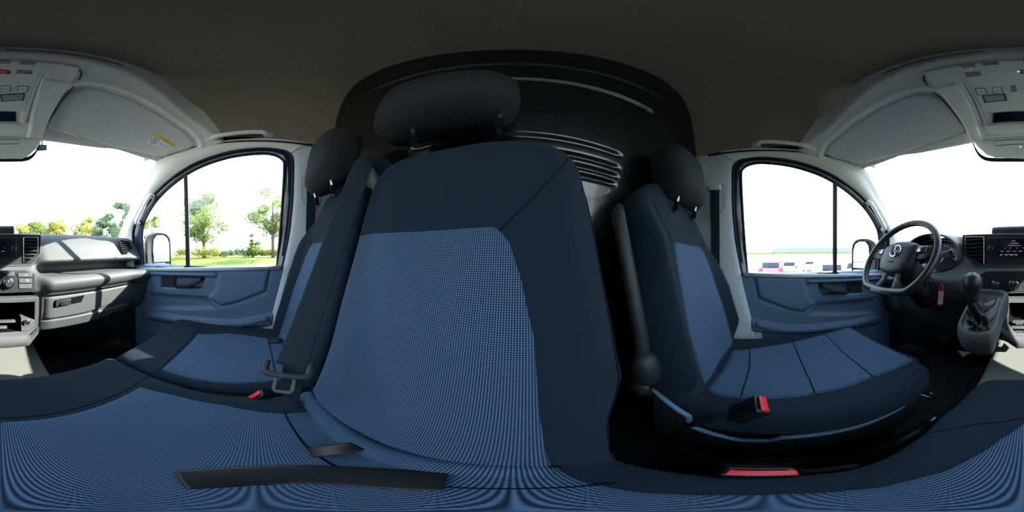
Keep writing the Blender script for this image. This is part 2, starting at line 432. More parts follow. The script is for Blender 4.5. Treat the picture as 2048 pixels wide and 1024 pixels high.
    MB().tube(catmull([(s*.745, .20, .625), (s*.706, .17, .618), (s*.700, .10, .622), (s*.702, .0, .630), (s*.712, -.040, .632), (s*.748, -.055, .642)], 8), .012, 12, flat=(.030, .020), up=(s*.5, 0, -.8)).make('grip', M_TRIM, rh, sm=True)
    MB().box((s*.75, -.055, .645), (.04, .045, .03), .009).make('mount', M_TRIM, rh)
    MB().box((s*.74, .205, .628), (.05, .05, .035), .009).make('mount', M_TRIM, rh)
    MB().prism([(s*.757, .165, .616), (s*.757, -.03, .624), (s*.745, -.03, .655), (s*.745, .165, .652)], (-s*.003, 0, -.002)).make('dark_recess', M_HOLE, rh)
side(1); side(-1)

# windscreen
SSR = [Vector(p) for p in catmull(RT[:6], 6)]
def ws(u, v):
    f = v*(len(SSR)-1); i = min(int(f), len(SSR)-2); e = SSR[i].lerp(SSR[i+1], f-i)+Vector((.02, .03, .015))
    x = -1+2*u; bow = (1-x*x)
    return Vector((x*e.x, e.y+bow*(.30*(1-v)+.14*v), e.z+bow*.01))
struct(MB().grid(ws, 40, 24).make('window_1', M_GLASS, sm=True))
# painted roof skin, curving down to the screen and the doors
def skin(u, v):
    x = -.9+1.8*u; y = -.55+v*(.70-.25*(x/.76)**2+.55)
    zs = interp([(-.55, 1.08), (.2, 1.06), (.4, .93), (.6, .75), (.70, .655)], y); zx = interp([(0, 1.08), (.6, 1.02), (.75, .85), (.85, .70), (.9, .645)], abs(x))
    return (x, y, min(zs, zx))
struct(MB().grid(skin, 50, 40).make('trim_6', M_BLUE, sm=True))

# header: moulded roof front with two visor recesses
def interp_s(tab, x): return (interp(tab, x-.02)+interp(tab, x)+interp(tab, x+.02))/3
YR = [(0, .29), (.3, .285), (.45, .28), (.55, .265), (.62, .245), (.68, .20), (.76, .13)]
ZR = [(0, .905), (.3, .885), (.42, .835), (.52, .775), (.62, .715), (.69, .665), (.76, .60)]
YF = [(0, .66), (.3, .635), (.45, .605), (.6, .565), (.7, .53), (.76, .505)]
ZF = [(0, .590), (.3, .588), (.6, .585), (.76, .575)]
def Hz(x, y):
    a = abs(x); yr = interp_s(YR, a); zr = interp_s(ZR, a); yf = interp_s(YF, a); zf = interp_s(ZF, a)
    s = (yf-y)/(yf-yr); s = max(-.3, min(1.3, s))
    return zf+(zr-zf)*s - .012*math.sin(math.pi*max(0, min(1, s)))
def onH(px, py, dz=0):
    d = ray(px, py); t = .2
    for _ in range(900):
        p = CAM+d*t
        if p.z >= Hz(p.x, p.y)+dz: break
        t += .0015
    return p
VR = [onH(*q) for q in [(92, 262), (104, 225), (125, 193), (160, 178), (205, 182), (255, 198), (310, 226), (355, 256), (385, 280), (388, 298), (350, 310), (318, 317), (240, 300), (160, 278)]]
VO = [(p.x, p.y) for p in catmull(VR, 4, closed=True)]
def header(u, v):
    x = -.765+1.53*u; a = abs(x)
    yr = interp_s(YR, a); yf = interp_s(YF, a)
    k = -.06+1.10*v          # 0 front, 1 rear
    y = yf+(yr-yf)*k
    z = Hz(x, y)
    d = sdf((a, y), VO)
    z += .024*(1-smooth(.004, .022, d))
    z -= .008*math.exp(-((d-.030)/.012)**2)
    if k > .97: z += .10*((k-.97)/.07)
    if k < 0: z += .25*(-k)
    return Vector((x, y, z))
struct(MB().grid(header, 230, 70).make('trim_7', M_TRIM, sm=True))
# storage slot lips along the rear of the header
for s in (1, -1):
    struct(MB().grid(lambda u, v: (s*(.040+.26*u), .281+.018*v-.008*u, .901-.022*u+.044*v), 12, 2).make('trim_8' if s > 0 else 'trim_9', M_HOLE, sm=True))

# sun visors
for s in (1, -1):
    out = catmull(VR, 5, closed=True); cx = sum(p.x for p in out)/len(out); cy = sum(p.y for p in out)/len(out)
    v = thing('sun_visor', 'grey sun visor with yellow and white warning sticker, passenger side' if s > 0 else 'plain grey sun visor without a sticker, driver side', 'sun visor', group='sun visors')
    rings = []
    for sc, dz in ((.01, .010), (.2, .010), (.4, .010), (.6, .010), (.8, .011), (.90, .012), (.945, .006), (.965, -.001), (.962, -.008), (.94, -.012), (.88, -.013), (.8, -.013), (.7, -.013), (.6, -.013), (.5, -.013), (.4, -.013), (.3, -.013), (.2, -.013), (.1, -.013), (.01, -.013)):
        rings.append([Vector((s*(cx+(p.x-cx)*sc), cy+(p.y-cy)*sc, Hz(cx+(p.x-cx)*sc, cy+(p.y-cy)*sc)+.016+dz)) for p in out])
    n = len(out); vs = [p for r in rings for p in r]; fs = [(i*n+k, i*n+(k+1) % n, (i+1)*n+(k+1) % n, (i+1)*n+k) for i in range(len(rings)-1) for k in range(n)]
    MB().add(vs, fs).make('visor_panel', M_VISOR, v, sm=True)
    a = onH(128, 262); b = onH(158, 276)
    MB().tube([(s*a.x, a.y, a.z+.004), (s*b.x, b.y, b.z+.004)], .006, 10).make('visor_clip', M_TRIM, v)
    a = onH(305, 313); b = onH(325, 318)
    MB().tube([(s*a.x, a.y, a.z+.004), (s*b.x, b.y, b.z+.008)], .007, 10).make('pivot', M_TRIM, v)
    if s > 0:
        def q(px, py, dz=.0): p = onH(px, py, 0.0); return Vector((p.x, p.y, Hz(p.x, p.y)+.0015+dz))
        c = [q(294, 284), (q(312, 267)), q(352, 292), q(332, 301)]
        def bil(u, w, dz): return c[0].lerp(c[3], u).lerp(c[1].lerp(c[2], u), w)+Vector((0, 0, dz))
        nrm = (c[3]-c[0]).cross(c[1]-c[0]).normalized()
        if nrm.z > 0: nrm = -nrm
        st = MB().grid(lambda u, w: bil(u, w*.72, 0)+nrm*.001, 8, 6).make('sticker', M_WHITE, v)
        MB().grid(lambda u, w: bil(u, .72+.28*w, 0)+nrm*.001, 8, 3).make('sticker_band', M_YELL, st)
        ring = [bil(.21+.15*math.cos(t*.3142), .38+.30*math.sin(t*.3142), 0)+nrm*.002 for t in range(20)]
        MB().tube(ring, .0011, 6, closed=True).make('warning_ring', M_RINK, st)
        MB().tube([bil(.10, .58, 0)+nrm*.002, bil(.32, .18, 0)+nrm*.002], .001, 6).make('warning_bar', M_RINK, st)
        MB().tube([bil(.22, .62, 0)+nrm*.002, bil(.22, .40, 0)+nrm*.002, bil(.16, .22, 0)+nrm*.002], .0012, 6).make('pictogram', M_INK, st)
        mk = MB()
        for (u0, w0, u1, w1) in ((.45, .5, .52, .3), (.52, .3, .60, .5), (.50, .38, .62, .38), (.64, .56, .72, .56), (.72, .56, .66, .3), (.66, .3, .76, .3), (.82, .5, .92, .45), (.82, .3, .90, .25), (.84, .55, .84, .2)):
            mk.tube([bil(u0, w0, 0)+nrm*.002, bil(u1, w1, 0)+nrm*.002], .0007, 5)
        mk.make('pictogram', M_INK, st)
        mk = MB()
        for k in range(7): mk.tube([bil(.36+k*.075, .80, 0)+nrm*.0022, bil(.40+k*.075, .92, 0)+nrm*.0022], .0006, 5)
        mk.make('lettering', M_INK, st)
# ---------------------------------------------------------------- overhead console
oc = thing('overhead_console', 'grey overhead console with buttons, lamps and red emergency key', 'console')
NC = Vector((0, -.245, -.285)).normalized(); OC0 = Vector((0, .31, .845)); OC1 = Vector((0, .625, .575))
def ocp(x, k, lift=0):   # k 0 at the rear edge, 1 at the front edge
    p = OC0.lerp(OC1, k); return Vector((x, p.y, p.z))+NC*lift
def PC(px, py, lift=0): return P(px, py, n=NC, o=OC0+NC*lift)
def oc_body(u, v):
    k = -.05+1.07*v; hw = interp([(-.05, .205), (.15, .222), (.5, .215), (1.02, .195)], k)
    t = -1+2*u; x = t*hw
    e = abs(t); l = .0
    l = .004-.06*smooth(.94, 1.0, e) - .05*smooth(.06, -.05, k)
    l += .006*(1-smooth(.0, .012, abs(e*hw-.135)))*smooth(.05, .2, k)
    l += .010*smooth(.125, .14, e*hw)*smooth(.25, .3, k)
    # moulded recess of the spectacle holder
    dd = max(abs(x)-.100, abs(k-.775)-.075)
    l -= .030*(1-smooth(-.01, .008, dd))
    l += .012*(1-smooth(.0, .05, max(abs(x)-.118, abs(k-.895)-.028)))
    return ocp(x, k, l)
MB().grid(oc_body, 120, 120).make('console_shell', M_TRIM, oc, sm=True)
def oc_plate(name, pix, m, lift, th=.003, par=oc, bev=.001):
    pts = [PC(a, b, lift) for a, b in pix]
    return MB().prism(pts, -NC*th).make(name, m, par, bevel=bev)
F3 = frame_from((1, 0, 0), NC)
# speaker slots
def slots(pix, rows, par=oc):
    (x0, y0), (x1, y1), (x2, y2), (x3, y3) = pix; mb = MB()
    for r in range(rows):
        f = r/(rows-1)
        a = PC(x0+(x3-x0)*f, y0+(y3-y0)*f, .0045); b = PC(x1+(x2-x1)*f, y1+(y2-y1)*f, .0045)
        mb.tube([a, b], .0016, 6)
    mb.make('speaker_slots', M_HOLE, par)
slots([(34, 140), (66, 142), (64, 148), (33, 147)], 4)
slots([(1929, 147), (1960, 143), (1962, 150), (1934, 154)], 4)
slots([(38, 123), (72, 124), (72, 129), (40, 128)], 3); slots([(1962, 127), (1996, 124), (1998, 128), (1966, 131)], 3); slots([(-2, 120), (22, 121), (22, 126), (-2, 126)], 3)
slots([(1920, 131), (1950, 128), (1952, 133), (1924, 136)], 3)
slots([(2020, 172), (2032, 171), (2034, 182), (2022, 183)], 5)
b = oc_plate('emergency_button', [(-10, 139), (19, 140), (22, 144), (20, 148), (-8, 147)], M_RED, .008, .006)
text('lettering', 'SOS', PC(4, 143.5, .0088), .011, frame_from((-1, 0, 0), NC), M_WHITE, b)
g = PC(2037.5, 143, .006); MB().sphere(g, (.004, .004, .003)).make('indicator_lamp', M_GREEN, oc)
oc_plate('button', [(1974, 145), (2004, 142), (2006, 148), (1977, 151)], M_TRIM, .008, .006)
oc_plate('button', [(2006, 142), (2034, 140.5), (2035, 146.5), (2008, 148)], M_TRIM, .008, .006)
for pix in ([(3, 172), (20, 172), (19, 183), (3, 183)], [(38, 172), (56, 173), (52, 184), (36, 183)], [(1951, 178), (1968, 176), (1973, 187), (1956, 189)], [(1985, 175), (2001, 174), (2004, 184), (1988, 186)]):
    cx = sum(p[0] for p in pix)/4; cy = sum(p[1] for p in pix)/4
    big = [(cx+(a-cx)*1.14, cy+(b-cy)*1.14) for a, b in pix]
    k = oc_plate('button', pix, M_TRIM, .010, .008, bev=.0015)
    oc_plate('button_gap', big, M_HOLE, .0055, .002)
    a = PC(cx-4, cy+1, .0108); c = PC(cx+4, cy+1, .0108); MB().tube([a, c], .0011, 6).make('symbol', M_INK, k)
for pix in ([(3, 190), (48, 188), (45, 200), (5, 202)], [(1966, 192), (2007, 189), (2011, 201), (1971, 204)]):
    k = oc_plate('reading_lamp', pix, M_LENS, .010, .006, bev=.002)
    cx = sum(p[0] for p in pix)/4; cy = sum(p[1] for p in pix)/4
    oc_plate('lamp_surround', [(cx+(a-cx)*1.12, cy+(b-cy)*1.25) for a, b in pix], M_DARK, .0055, .002)
oc_plate('holder_recess', [(1985, 222), (2048, 219), (2080, 222), (2080, 243), (2048, 243), (1986, 246)], M_DARK, -.022, .002)
oc_plate('holder_recess_lens', [(1990, 225), (2048, 222), (2078, 225), (2078, 240), (2048, 240), (1991, 243)], M_SCREEN, -.020, .002)
# parting line between the console and the header, and the two raised ribs
for s in (1, -1):
    ln = [onH(*q) for q in ((84, 268), (100, 238), (126, 198), (148, 172), (162, 152), (160, 141), (146, 133), (122, 127))]
    MB().tube([Vector((s*p.x, p.y, p.z-.0015)) for p in catmull(ln, 5)], .0018, 6).make('parting_line', M_HOLE, oc)
    r1 = [PC(a, b, .006) for a, b in ((92, 128), (90, 137), (78, 162), (64, 196), (54, 228), (47, 260))]
    MB().tube([Vector((s*p.x, p.y, p.z)) for p in catmull(r1, 5)], .0035, 8).make('rib', M_TRIM, oc, sm=True)
    r2 = [PC(a, b, .004) for a, b in ((118, 172), (86, 171), (80, 176), (70, 205), (60, 235), (52, 262))]
    MB().tube([Vector((s*p.x, p.y, p.z)) for p in catmull(r2, 5)], .0025, 8).make('rib', M_TRIM, oc, sm=True)
# camera and sensor housing hanging on the windscreen under the console
sh = thing('sensor_cover', 'grey sensor housing with small red lamps on the windscreen below the overhead console', 'sensor cover')
NS = Vector((0, -.72, -.69)).normalized()
def PS(px, py, lift=0): return P(px, py, n=NS, o=Vector((0, .650, .585))+NS*lift)
hp = [(1936, 270), (1953, 293), (1972, 310), (1990, 316), (2048, 318), (2092, 318), (2106, 312), (2122, 297), (2140, 270), (2048, 268)]
pts = [PS(a, b) for a, b in hp]
cn = sum(pts, Vector())/len(pts)
rings = []
for sc, l in ((1.02, -.03), (1.0, -.004), (.98, .004), (.93, .010), (.5, .012), (.02, .012)): rings.append([cn+(p-cn)*sc+NS*l for p in pts])
n = len(pts); MB().add([p for r in rings for p in r], [(i*n+k, i*n+(k+1) % n, (i+1)*n+(k+1) % n, (i+1)*n+k) for i in range(5) for k in range(n)]).make('cover', M_TRIM, sh, sm=True)
MB().tube([PS(1987, 282, .013), PS(2086, 280, .013), PS(2084, 288, .013), PS(1992, 292, .013)], .0016, 6, closed=True).make('lid_seam', M_DARK, sh)
for px in (24, 28.5): MB().sphere(PS(px, 281.5, .012), .0022, 10, 6).make('red_lamp', emit('red lamp', (1, .25, .15), .8), sh)
MB().grid(lambda u, v: PS(1944+186*u, 316+8*v-40*(2*u-1)**8, -.012), 30, 3).make('shade_band', M_SEAL, sh, sm=True)
# small tag hanging at the top of the windscreen
tg = thing('hanging_tag', 'small square tag hanging at the top of the windscreen beside the sensor housing', 'tag')
pp = [P(a, b, y=.70) for a, b in ((73, 289), (94, 289), (94, 300), (73, 302))]
MB().prism(pp, (0, .004, 0)).make('card', M_DOOR, tg, bevel=.001)
MB().tube([P(84, 272, y=.68), P(85, 280, y=.70), P(84, 290, y=.70)], .003, 8).make('clip', M_SEAL, tg)

# ---------------------------------------------------------------- dashboard
PA = [(1.28, .00), (1.02, .095), (.89, .118), (.84, .112), (.798, .065), (.764, .000), (.744, -.030), (.776, -.046), (.86, -.050), (.865, -.100), (.72, -.102), (.680, -.098), (.654, -.122), (.668, -.155), (.690, -.172), (.697, -.185), (.712, -.300), (.738, -.372), (.85, -.43), (1.25, -.46)]
PC0 = [(1.28, .00), (1.02, .095), (.88, .118), (.825, .114), (.800, .060), (.790, .000), (.784, -.040), (.770, -.052), (.755, -.068), (.740, -.080), (.728, -.086), (.716, -.094), (.706, -.115), (.702, -.152), (.705, -.168), (.722, -.180), (.735, -.300), (.76, -.380), (.85, -.43), (1.25, -.46)]
PD = [(1.28, .00), (1.02, .100), (.90, .122), (.83, .118), (.790, .060), (.760, .000), (.742, -.045), (.732, -.062), (.722, -.075), (.712, -.084), (.704, -.090), (.694, -.098), (.684, -.120), (.688, -.155), (.700, -.172), (.705, -.185), (.720, -.300), (.745, -.372), (.85, -.43), (1.25, -.46)]
PE = [(y-.03 if 3 < i < 16 else y, z) for i, (y, z) in enumerate(PA)]
PF = [(y-.045 if 9 < i < 17 else y-.01, z) for i, (y, z) in enumerate(PA)]
PAE = [(y-.04 if i > 9 and i < 17 else (y-.035 if 2 < i < 8 else y), z-.006 if 2 < i < 17 else z) for i, (y, z) in enumerate(PA)]
PR = [(.86, z) if i in (15, 16, 17) else (y, z) for i, (y, z) in enumerate(PC0)]
ST = [(-.87, PD), (-.30, PD), (-.22, PC0), (-.085, PC0), (-.070, PR), (.145, PR), (.160, PC0), (.235, PA), (.70, PA), (.87, PAE)]
def prof(x):
    for (a, p), (b, q) in zip(ST, ST[1:]):
        if x <= b:
            t = smooth(a, b, x) if b-a < .2 else max(0, (x-a)/(b-a))
            return [(u[0]+(v[0]-u[0])*t, u[1]+(v[1]-u[1])*t) for u, v in zip(p, q)]
    return ST[-1][1]
def ds(x, k, lift=0):
    p = prof(x); i = min(int(k), len(p)-2); f = k-i
    y = p[i][0]+(p[i+1][0]-p[i][0])*f; z = p[i][1]+(p[i+1][1]-p[i][1])*f
    t = Vector((p[i+1][0]-p[i][0], p[i+1][1]-p[i][1])); n = Vector((t.y, -t.x)).normalized()
    return Vector((x, y+n.x*lift, z+n.y*lift))
dash = thing('dashboard', 'charcoal dashboard with vents, screen, glovebox and open middle cubby', 'dashboard')
xs = [-.868+.0145*i for i in range(121)]
rows = [chaikin(prof(x), 2) for x in xs]
def squeeze(x): return 1.0
vs = []; 
for x, r in zip(xs, rows):
    for y, z in r:
        # follow the curved screen base at the corners
        if y > .95: y = .95+(y-.95)*(1-.75*abs(x/.87)**3)
        vs.append((x*(1 if y > .86 else .985), y, z))
m = len(rows[0])
mesh('dash_body', vs, [(i*m+j, (i+1)*m+j, (i+1)*m+j+1, i*m+j+1) for i in range(len(xs)-1) for j in range(m-1)], M_DASH, dash)
# hump on top above the screen
MB().tube([(-.155, .90, .118), (.088, .90, .118)], .001, 24, flat=(.14, .085), up=(0, 0, 1)).make('top_tray', M_DARK, dash, bevel=.008)
# centre fascia with hexagonal vents
yf = .772
def F(px, py, dy=0): return P(px, py, y=yf+dy)
hexo = [(1926, 471), (1925, 506), (1957, 529), (1990, 532), (2048, 532), (2110, 530), (2128, 507), (2129, 471)]
hexo = [F(a, b) for a, b in hexo]
def shrink(poly, d):
    out = []; n = len(poly)
    for i in range(n):
        a, b, c = poly[i-1], poly[i], poly[(i+1) % n]
        e1 = (b-a).normalized(); e2 = (c-b).normalized(); n1 = Vector((-e1.z, 0, e1.x)); n2 = Vector((-e2.z, 0, e2.x))
        nn = n1+n2; k = nn.dot(n1)
        out.append(b+nn*(d/k))
    return out
MB().prism(hexo, (0, .03, 0)).make('centre_fascia', M_DARK, dash, bevel=.004)
MB().tube([p+Vector((0, -.001, 0)) for p in hexo], .004, 8, closed=True).make('fascia_edge', M_DASH, dash, sm=True)
vents = [([(1931, 474), (1930, 505), (1958, 526), (1968, 527), (1968, 474)]), ([(47, 475), (47, 524), (56, 524), (75, 506), (76, 475)])]
for pv in vents:
    poly = [P(a, b, y=yf-.002) for a, b in pv]
    f = MB().prism(poly, (0, -.001, 0)).make('air_vent', M_HOLE, dash)
    lo, hi = min(p.z for p in poly), max(p.z for p in poly); sl_ = MB()
    for k in range(1, 7):
        z = lo+(hi-lo)*k/7; xsn = []
        for i in range(len(poly)):
            a, b2 = poly[i], poly[(i+1) % len(poly)]
            if (a.z-z)*(b2.z-z) < 0: xsn.append(a.x+(b2.x-a.x)*(z-a.z)/(b2.z-a.z))
        if len(xsn) >= 2:
            x0, x1 = min(xsn), max(xsn); sl_.box(((x0+x1)/2, yf-.006, z), (x1-x0, .012, .0035), .001, Euler((-.35, 0, 0)))
    sl_.make('louvres', M_DARK, f); xm = sum(p.x for p in poly)/len(poly)
    MB().box((xm, yf-.014, (lo+hi)/2+.01), (.022, .01, .008), .003).make('vent_tab', M_DARK, f)
    MB().tube([p+Vector((0, -.003, 0)) for p in poly], .0018, 6, closed=True).make('vent_trim', M_STEEL, f)
# screen unit
r_ = [P(a, b, y=yf-.002) for a, b in ((1976, 477), (2081, 477), (2081, 515), (1976, 515))]
scr = MB().prism(r_, (0, -.006, 0)).make('radio_unit', M_BLACK, dash, bevel=.002)
MB().prism([P(a, b, y=yf-.0085) for a, b in ((1997, 479), (2062, 479), (2062, 512), (1997, 512))], (0, -.001, 0)).make('screen', M_SCREEN, scr)
MB().tube([P(1976, 516.5, y=yf-.008), P(2081, 516.5, y=yf-.008)], .0011, 6).make('chrome_strip', M_CHROME, scr)
MB().tube([P(1976, 476, y=yf-.008), P(2081, 476, y=yf-.008)], .0009, 6).make('chrome_strip', M_STEEL, scr)
for px in (1982.5, 2075.5):
    c = P(px, 497, y=yf-.009); k = MB().cyl(c, c+Vector((0, -.014, 0)), .0105, n=24, bev=.002).make('volume_knob' if px < 2000 else 'tuning_knob', M_BLACK, scr)
    MB().tube([c+Vector((.0108*math.cos(t*.2618), -.012, .0108*math.sin(t*.2618))) for t in range(24)], .0008, 6, closed=True).make('knob_ring', M_STEEL, scr)
sc = MB()
def dash_px(a, b, y): sc.tube([P(a, y, y=yf-.0102), P(b, y, y=yf-.0102)], .0009, 5)
for row in ([(2024, 2031, 482)], [(2021, 2037, 486.5)], [(2016, 2042, 491)], [(2009, 2010.5, 496), (2020, 2022, 496), (2033, 2035, 496), (2045, 2047, 496), (2056, 2058, 496)],
            [(2001, 2007, 502.5), (2013.5, 2020, 502.5), (2025, 2032.5, 502.5), (2037, 2044.5, 502.5), (2050, 2058, 502.5)], [(2000, 2005, 509), (2008, 2016, 509), (2017, 2036, 509)], [(2000, 2003, 511.3), (2011, 2014, 511.3), (2020, 2025, 511.3), (2031, 2034, 511.3)]):
    for a, b2, y in row: dash_px(a, b2, y)
sc.make('screen_text', M_PINK, scr)
# heater panel
yh = .700
def H(px, py, dy=0): return P(px, py, y=yh+dy)
hpnl = MB().prism([H(a, b) for a, b in ((1960, 548), (1975, 541), (2100, 541), (2118, 547), (2119, 581), (1960, 583))], (0, .02, 0)).make('heater_panel', M_DARK, dash, bevel=.003)
for px, py, r in ((2027, 569, .026), (2065, 566, .026), (1991, 568, .019)):
    c = H(px, py, -.001); k = MB().cyl(c, c+Vector((0, -.006, 0)), r, r*.95, 32, .001).make('knob', M_BLACK, hpnl)
    MB().cyl(c+Vector((0, -.005, 0)), c+Vector((0, -.022, 0)), r*.72, r*.66, 28, .003).make('knob_cap', M_DARK, hpnl)
    MB().tube([c+Vector((r*.80*math.cos(t*.2), -.008, r*.80*math.sin(t*.2))) for t in range(-7, 8)], .0011, 6).tube([c+Vector((-r*.80*math.cos(t*.2), -.008, -r*.80*math.sin(t*.2))) for t in range(-7, 8)], .0011, 6).make('knob_scale', M_CHROME, hpnl)
    MB().tube([c+Vector((0, -.0225, r*.25)), c+Vector((0, -.0225, r*.55))], .001, 6).make('pointer', M_WHITE, hpnl)
for pix in ([(2084, 546), (2113, 546), (2113, 554), (2084, 554)], [(2086, 557), (2112, 557), (2112, 566), (2086, 566)], [(2086, 568), (2112, 568), (2112, 577), (2086, 577)], [(2052, 544), (2077, 544), (2077, 552), (2064, 552)]):
    MB().prism([H(a, b, -.004) for a, b in pix], (0, .004, 0)).make('button', M_DASH, hpnl, bevel=.001)
MB().tube([H(2103+2*math.cos(t*.785), 561+2*math.sin(t*.785), -.005) for t in range(8)], .0006, 5, closed=True).tube([H(2097, 550, -.005), H(2102, 550, -.005)], .0008, 5).make('symbol', M_WHITE, hpnl)
# middle cubby with tray and 12 volt socket, pushed forward towards the seats
yc = .680
def K(px, py, dy=0): return P(px, py, y=yc+dy)
cub = MB()
op = [K(2018, 606), K(2118, 604), K(2117, 652), K(2106, 662), K(2030, 668), K(2016, 650)]
ou = [K(2004, 598), K(2126, 595), K(2124, 655), K(2108, 672), K(2030, 676), K(2006, 655)]
n = len(op)
lo_ = [Vector((p.x, p.y+.005, p.z)) for p in ou]
ba = [Vector((p.x, p.y+.17, p.z)) for p in op]; bo = [Vector((p.x*1.0, p.y+.12, p.z)) for p in ou]
op2 = [Vector((p.x, p.y+.004, p.z)) for p in op]
cub.add(bo+lo_+[Vector((p.x, p.y-.001, p.z)) for p in ou]+op2+ba, [(i*n+k, i*n+(k+1) % n, (i+1)*n+(k+1) % n, (i+1)*n+k) for i in range(4) for k in range(n)]+[tuple(range(4*n, 5*n))])
cbo = cub.make('middle_cubby', M_DASH, dash, bevel=.002)
ins = [Vector((p.x*.995+.00, p.y+.012, p.z)) for p in op]; inb = [Vector((p.x*.995, p.y+.160, p.z)) for p in op]
MB().add(ins+inb, [(k, (k+1) % n, n+(k+1) % n, n+k) for k in range(n)]+[tuple(range(n, 2*n))]).make('cubby_lining', M_HOLE, cbo)  # inner walls coloured black to stand for the shade inside the cubby
MB().prism([p+Vector((0, -.004, 0)) for p in ba], (0, .002, 0)).make('cubby_back', M_HOLE, cbo)
# bulged sill below the opening
def sill(u, v):
    a = [K(2004, 652), K(2030, 673), K(2108, 669), K(2126, 652)]; bt = [K(2016, 686, .02), K(2035, 698, .02), K(2104, 692, .02), K(2118, 672, .02)]
    f = u*3; i = min(int(f), 2); p = a[i].lerp(a[i+1], f-i); q = bt[i].lerp(bt[i+1], f-i)
    r = p.lerp(q, v); bul = math.sin(math.pi*min(1, v*1.0))
    return r+Vector((0, -.018*bul-.006+.10*max(0, v-.85)/.15*.6, 0))
MB().grid(sill, 24, 16).make('cubby_sill', M_DASH, cbo, sm=True)
MB().box((0.012, .70, K(2048, 646).z), (.115, .03, .006), .002).box((-.01, .70, K(2048, 658).z), (.085, .02, .01), .002).make('cubby_tray', M_DASH, cbo)
c = K(2101, 644, .02); MB().prism([K(2090, 637, .0), K(2117, 640, .0), K(2117, 652), K(2106, 662), K(2090, 663)], (0, .10, 0)).make('socket_mount', M_DASH, cbo, bevel=.002)
c = K(2101, 644, -.001); MB().cyl(c, c+Vector((0, -.006, 0)), .013, n=24, bev=.001).make('power_socket', M_BLACK, cbo); MB().cyl(c+Vector((0, -.005, 0)), c+Vector((0, -.009, 0)), .009, n=20, bev=.001).make('socket_cap', M_STEEL, cbo)
MB().tube([c+Vector((.013*math.cos(t*.3), -.006, .013*math.sin(t*.3))) for t in range(21)], .0012, 6, closed=True).make('socket_ring', M_CHROME, cbo)
# passenger side: glovebox door, its latch and the lower cover
def patch(name, x0, x1, k0, k1, lift, m_, cut=None, par=dash, nx=40, nk=16, rim=.012):
    def f(u, v):
        x = x0+(x1-x0)*u; k = k0+(k1-k0)*v
        if cut: k = k0+(cut(x)-k0)*v
        e = min(u*(x1-x0), (1-u)*(x1-x0), v*.12, (1-v)*.12)
        l = lift*smooth(0, .006, e)-.001*(1-smooth(0, .006, e))
        return ds(x, k, l)
    return MB().grid(f, nx, nk).make(name, m_, par, sm=True)
gd = patch('glovebox_door', .200, .735, 15.05, 16.15, .006, M_DASH, cut=lambda x: 16.12-.35*smooth(.35, .72, x))
patch('lower_cover', .175, .735, 16.22, 17.2, .006, M_DASH, cut=lambda x: 17.3-.6*smooth(.35, .72, x))
MB().tube([ds(.745, 13.9, .002), ds(.748, 14.9, .003), ds(.74, 16.2, .003)], .0022, 6).make('panel_gap', M_HOLE, dash)
MB().tube([ds(.188, 14.6, .003), ds(.190, 15.4, .003), ds(.188, 16.3, .003), ds(.178, 17.2, .003)], .0028, 6).make('panel_gap', M_HOLE, dash)
MB().tube([ds(.20+.6*i/20, 14.75, .004) for i in range(21)], .0032, 6).make('panel_gap', M_HOLE, dash)
c0 = ds(.25, 15.28, .007); c1 = ds(.405, 15.28, .007)
MB().prism([ds(.245, 15.22, .0065), ds(.40, 15.15, .0065), ds(.385, 15.46, .0065), ds(.245, 15.52, .0065)], (0, -.001, 0)).make('latch_recess', M_HOLE, gd)
MB().prism([ds(.250, 15.24, .008), ds(.325, 15.215, .008), ds(.325, 15.46, .008), ds(.250, 15.49, .008)], (0, -.008, 0)).make('latch', M_DARK, gd, bevel=.002)
c = ds(.278, 15.36, .017); MB().cyl(c, c+Vector((0, -.004, 0)), .009, n=20, bev=.001).make('lock', M_BLACK, gd)
# side vents at both ends
for s in (1, -1):
    q = [P(242, 480, y=.782), P(262, 483, y=.770), P(272, 508, y=.752), P(249, 508, y=.757)]
    q = [Vector((s*p.x*(.975), p.y-.003, p.z)) for p in q]
    f = MB().prism(q, (0, .01, 0)).make('air_vent', M_HOLE, dash)
    sl_ = MB()
    for k in range(1, 6):
        t = k/6; sl_.tube([q[0].lerp(q[3], t)+Vector((0, -.003, 0)), q[1].lerp(q[2], t)+Vector((0, -.003, 0))], .003, 8, flat=(.010, .003), up=(0, .3, 1))
    sl_.make('louvres', M_DARK, f)
    MB().tube([p+Vector((0, -.002, 0)) for p in q], .0018, 6, closed=True).make('vent_trim', M_STEEL, f)
text('lettering', 'AIRBAG', ds(.655, 5.75, .002), .009, frame_from((1, 0, 0), (0, -.9, .35)), M_DARK, dash)
# instrument binnacle
bn = MB()
def hood(u, v):
    a = math.pi*u; x = -.465+.185*math.cos(a)*(1-.05*v); z = .00+.142*math.sin(a)**.75-.012*v
    return Vector((x, .93-.215*v-.0*math.sin(a), z))
bn.grid(hood, 40, 10)
bn.grid(lambda u, v: hood(u, 1)+Vector((0, -.004*math.sin(math.pi*v), 0))+(Vector((-.465, .72, .0))-hood(u, 1))*(.07*v), 40, 3)
bno = bn.make('binnacle_hood', M_DARK, dash, sm=True)
MB().grid(lambda u, v: Vector((-.465+.172*math.cos(math.pi*2*u)*v, .765+.05*(0.09*math.sin(math.pi*2*u)*v)/.09, .012+.088*math.sin(math.pi*2*u)*v)), 40, 6).make('cluster_face', M_SCREEN, bno, sm=True)
MB().tube([Vector((-.465+.172*math.cos(t*.157), .755+.03*math.sin(t*.157), .012+.09*math.sin(t*.157))) for t in range(40)], .005, 8, closed=True).make('cluster_rim', M_BLACK, bno, sm=True)
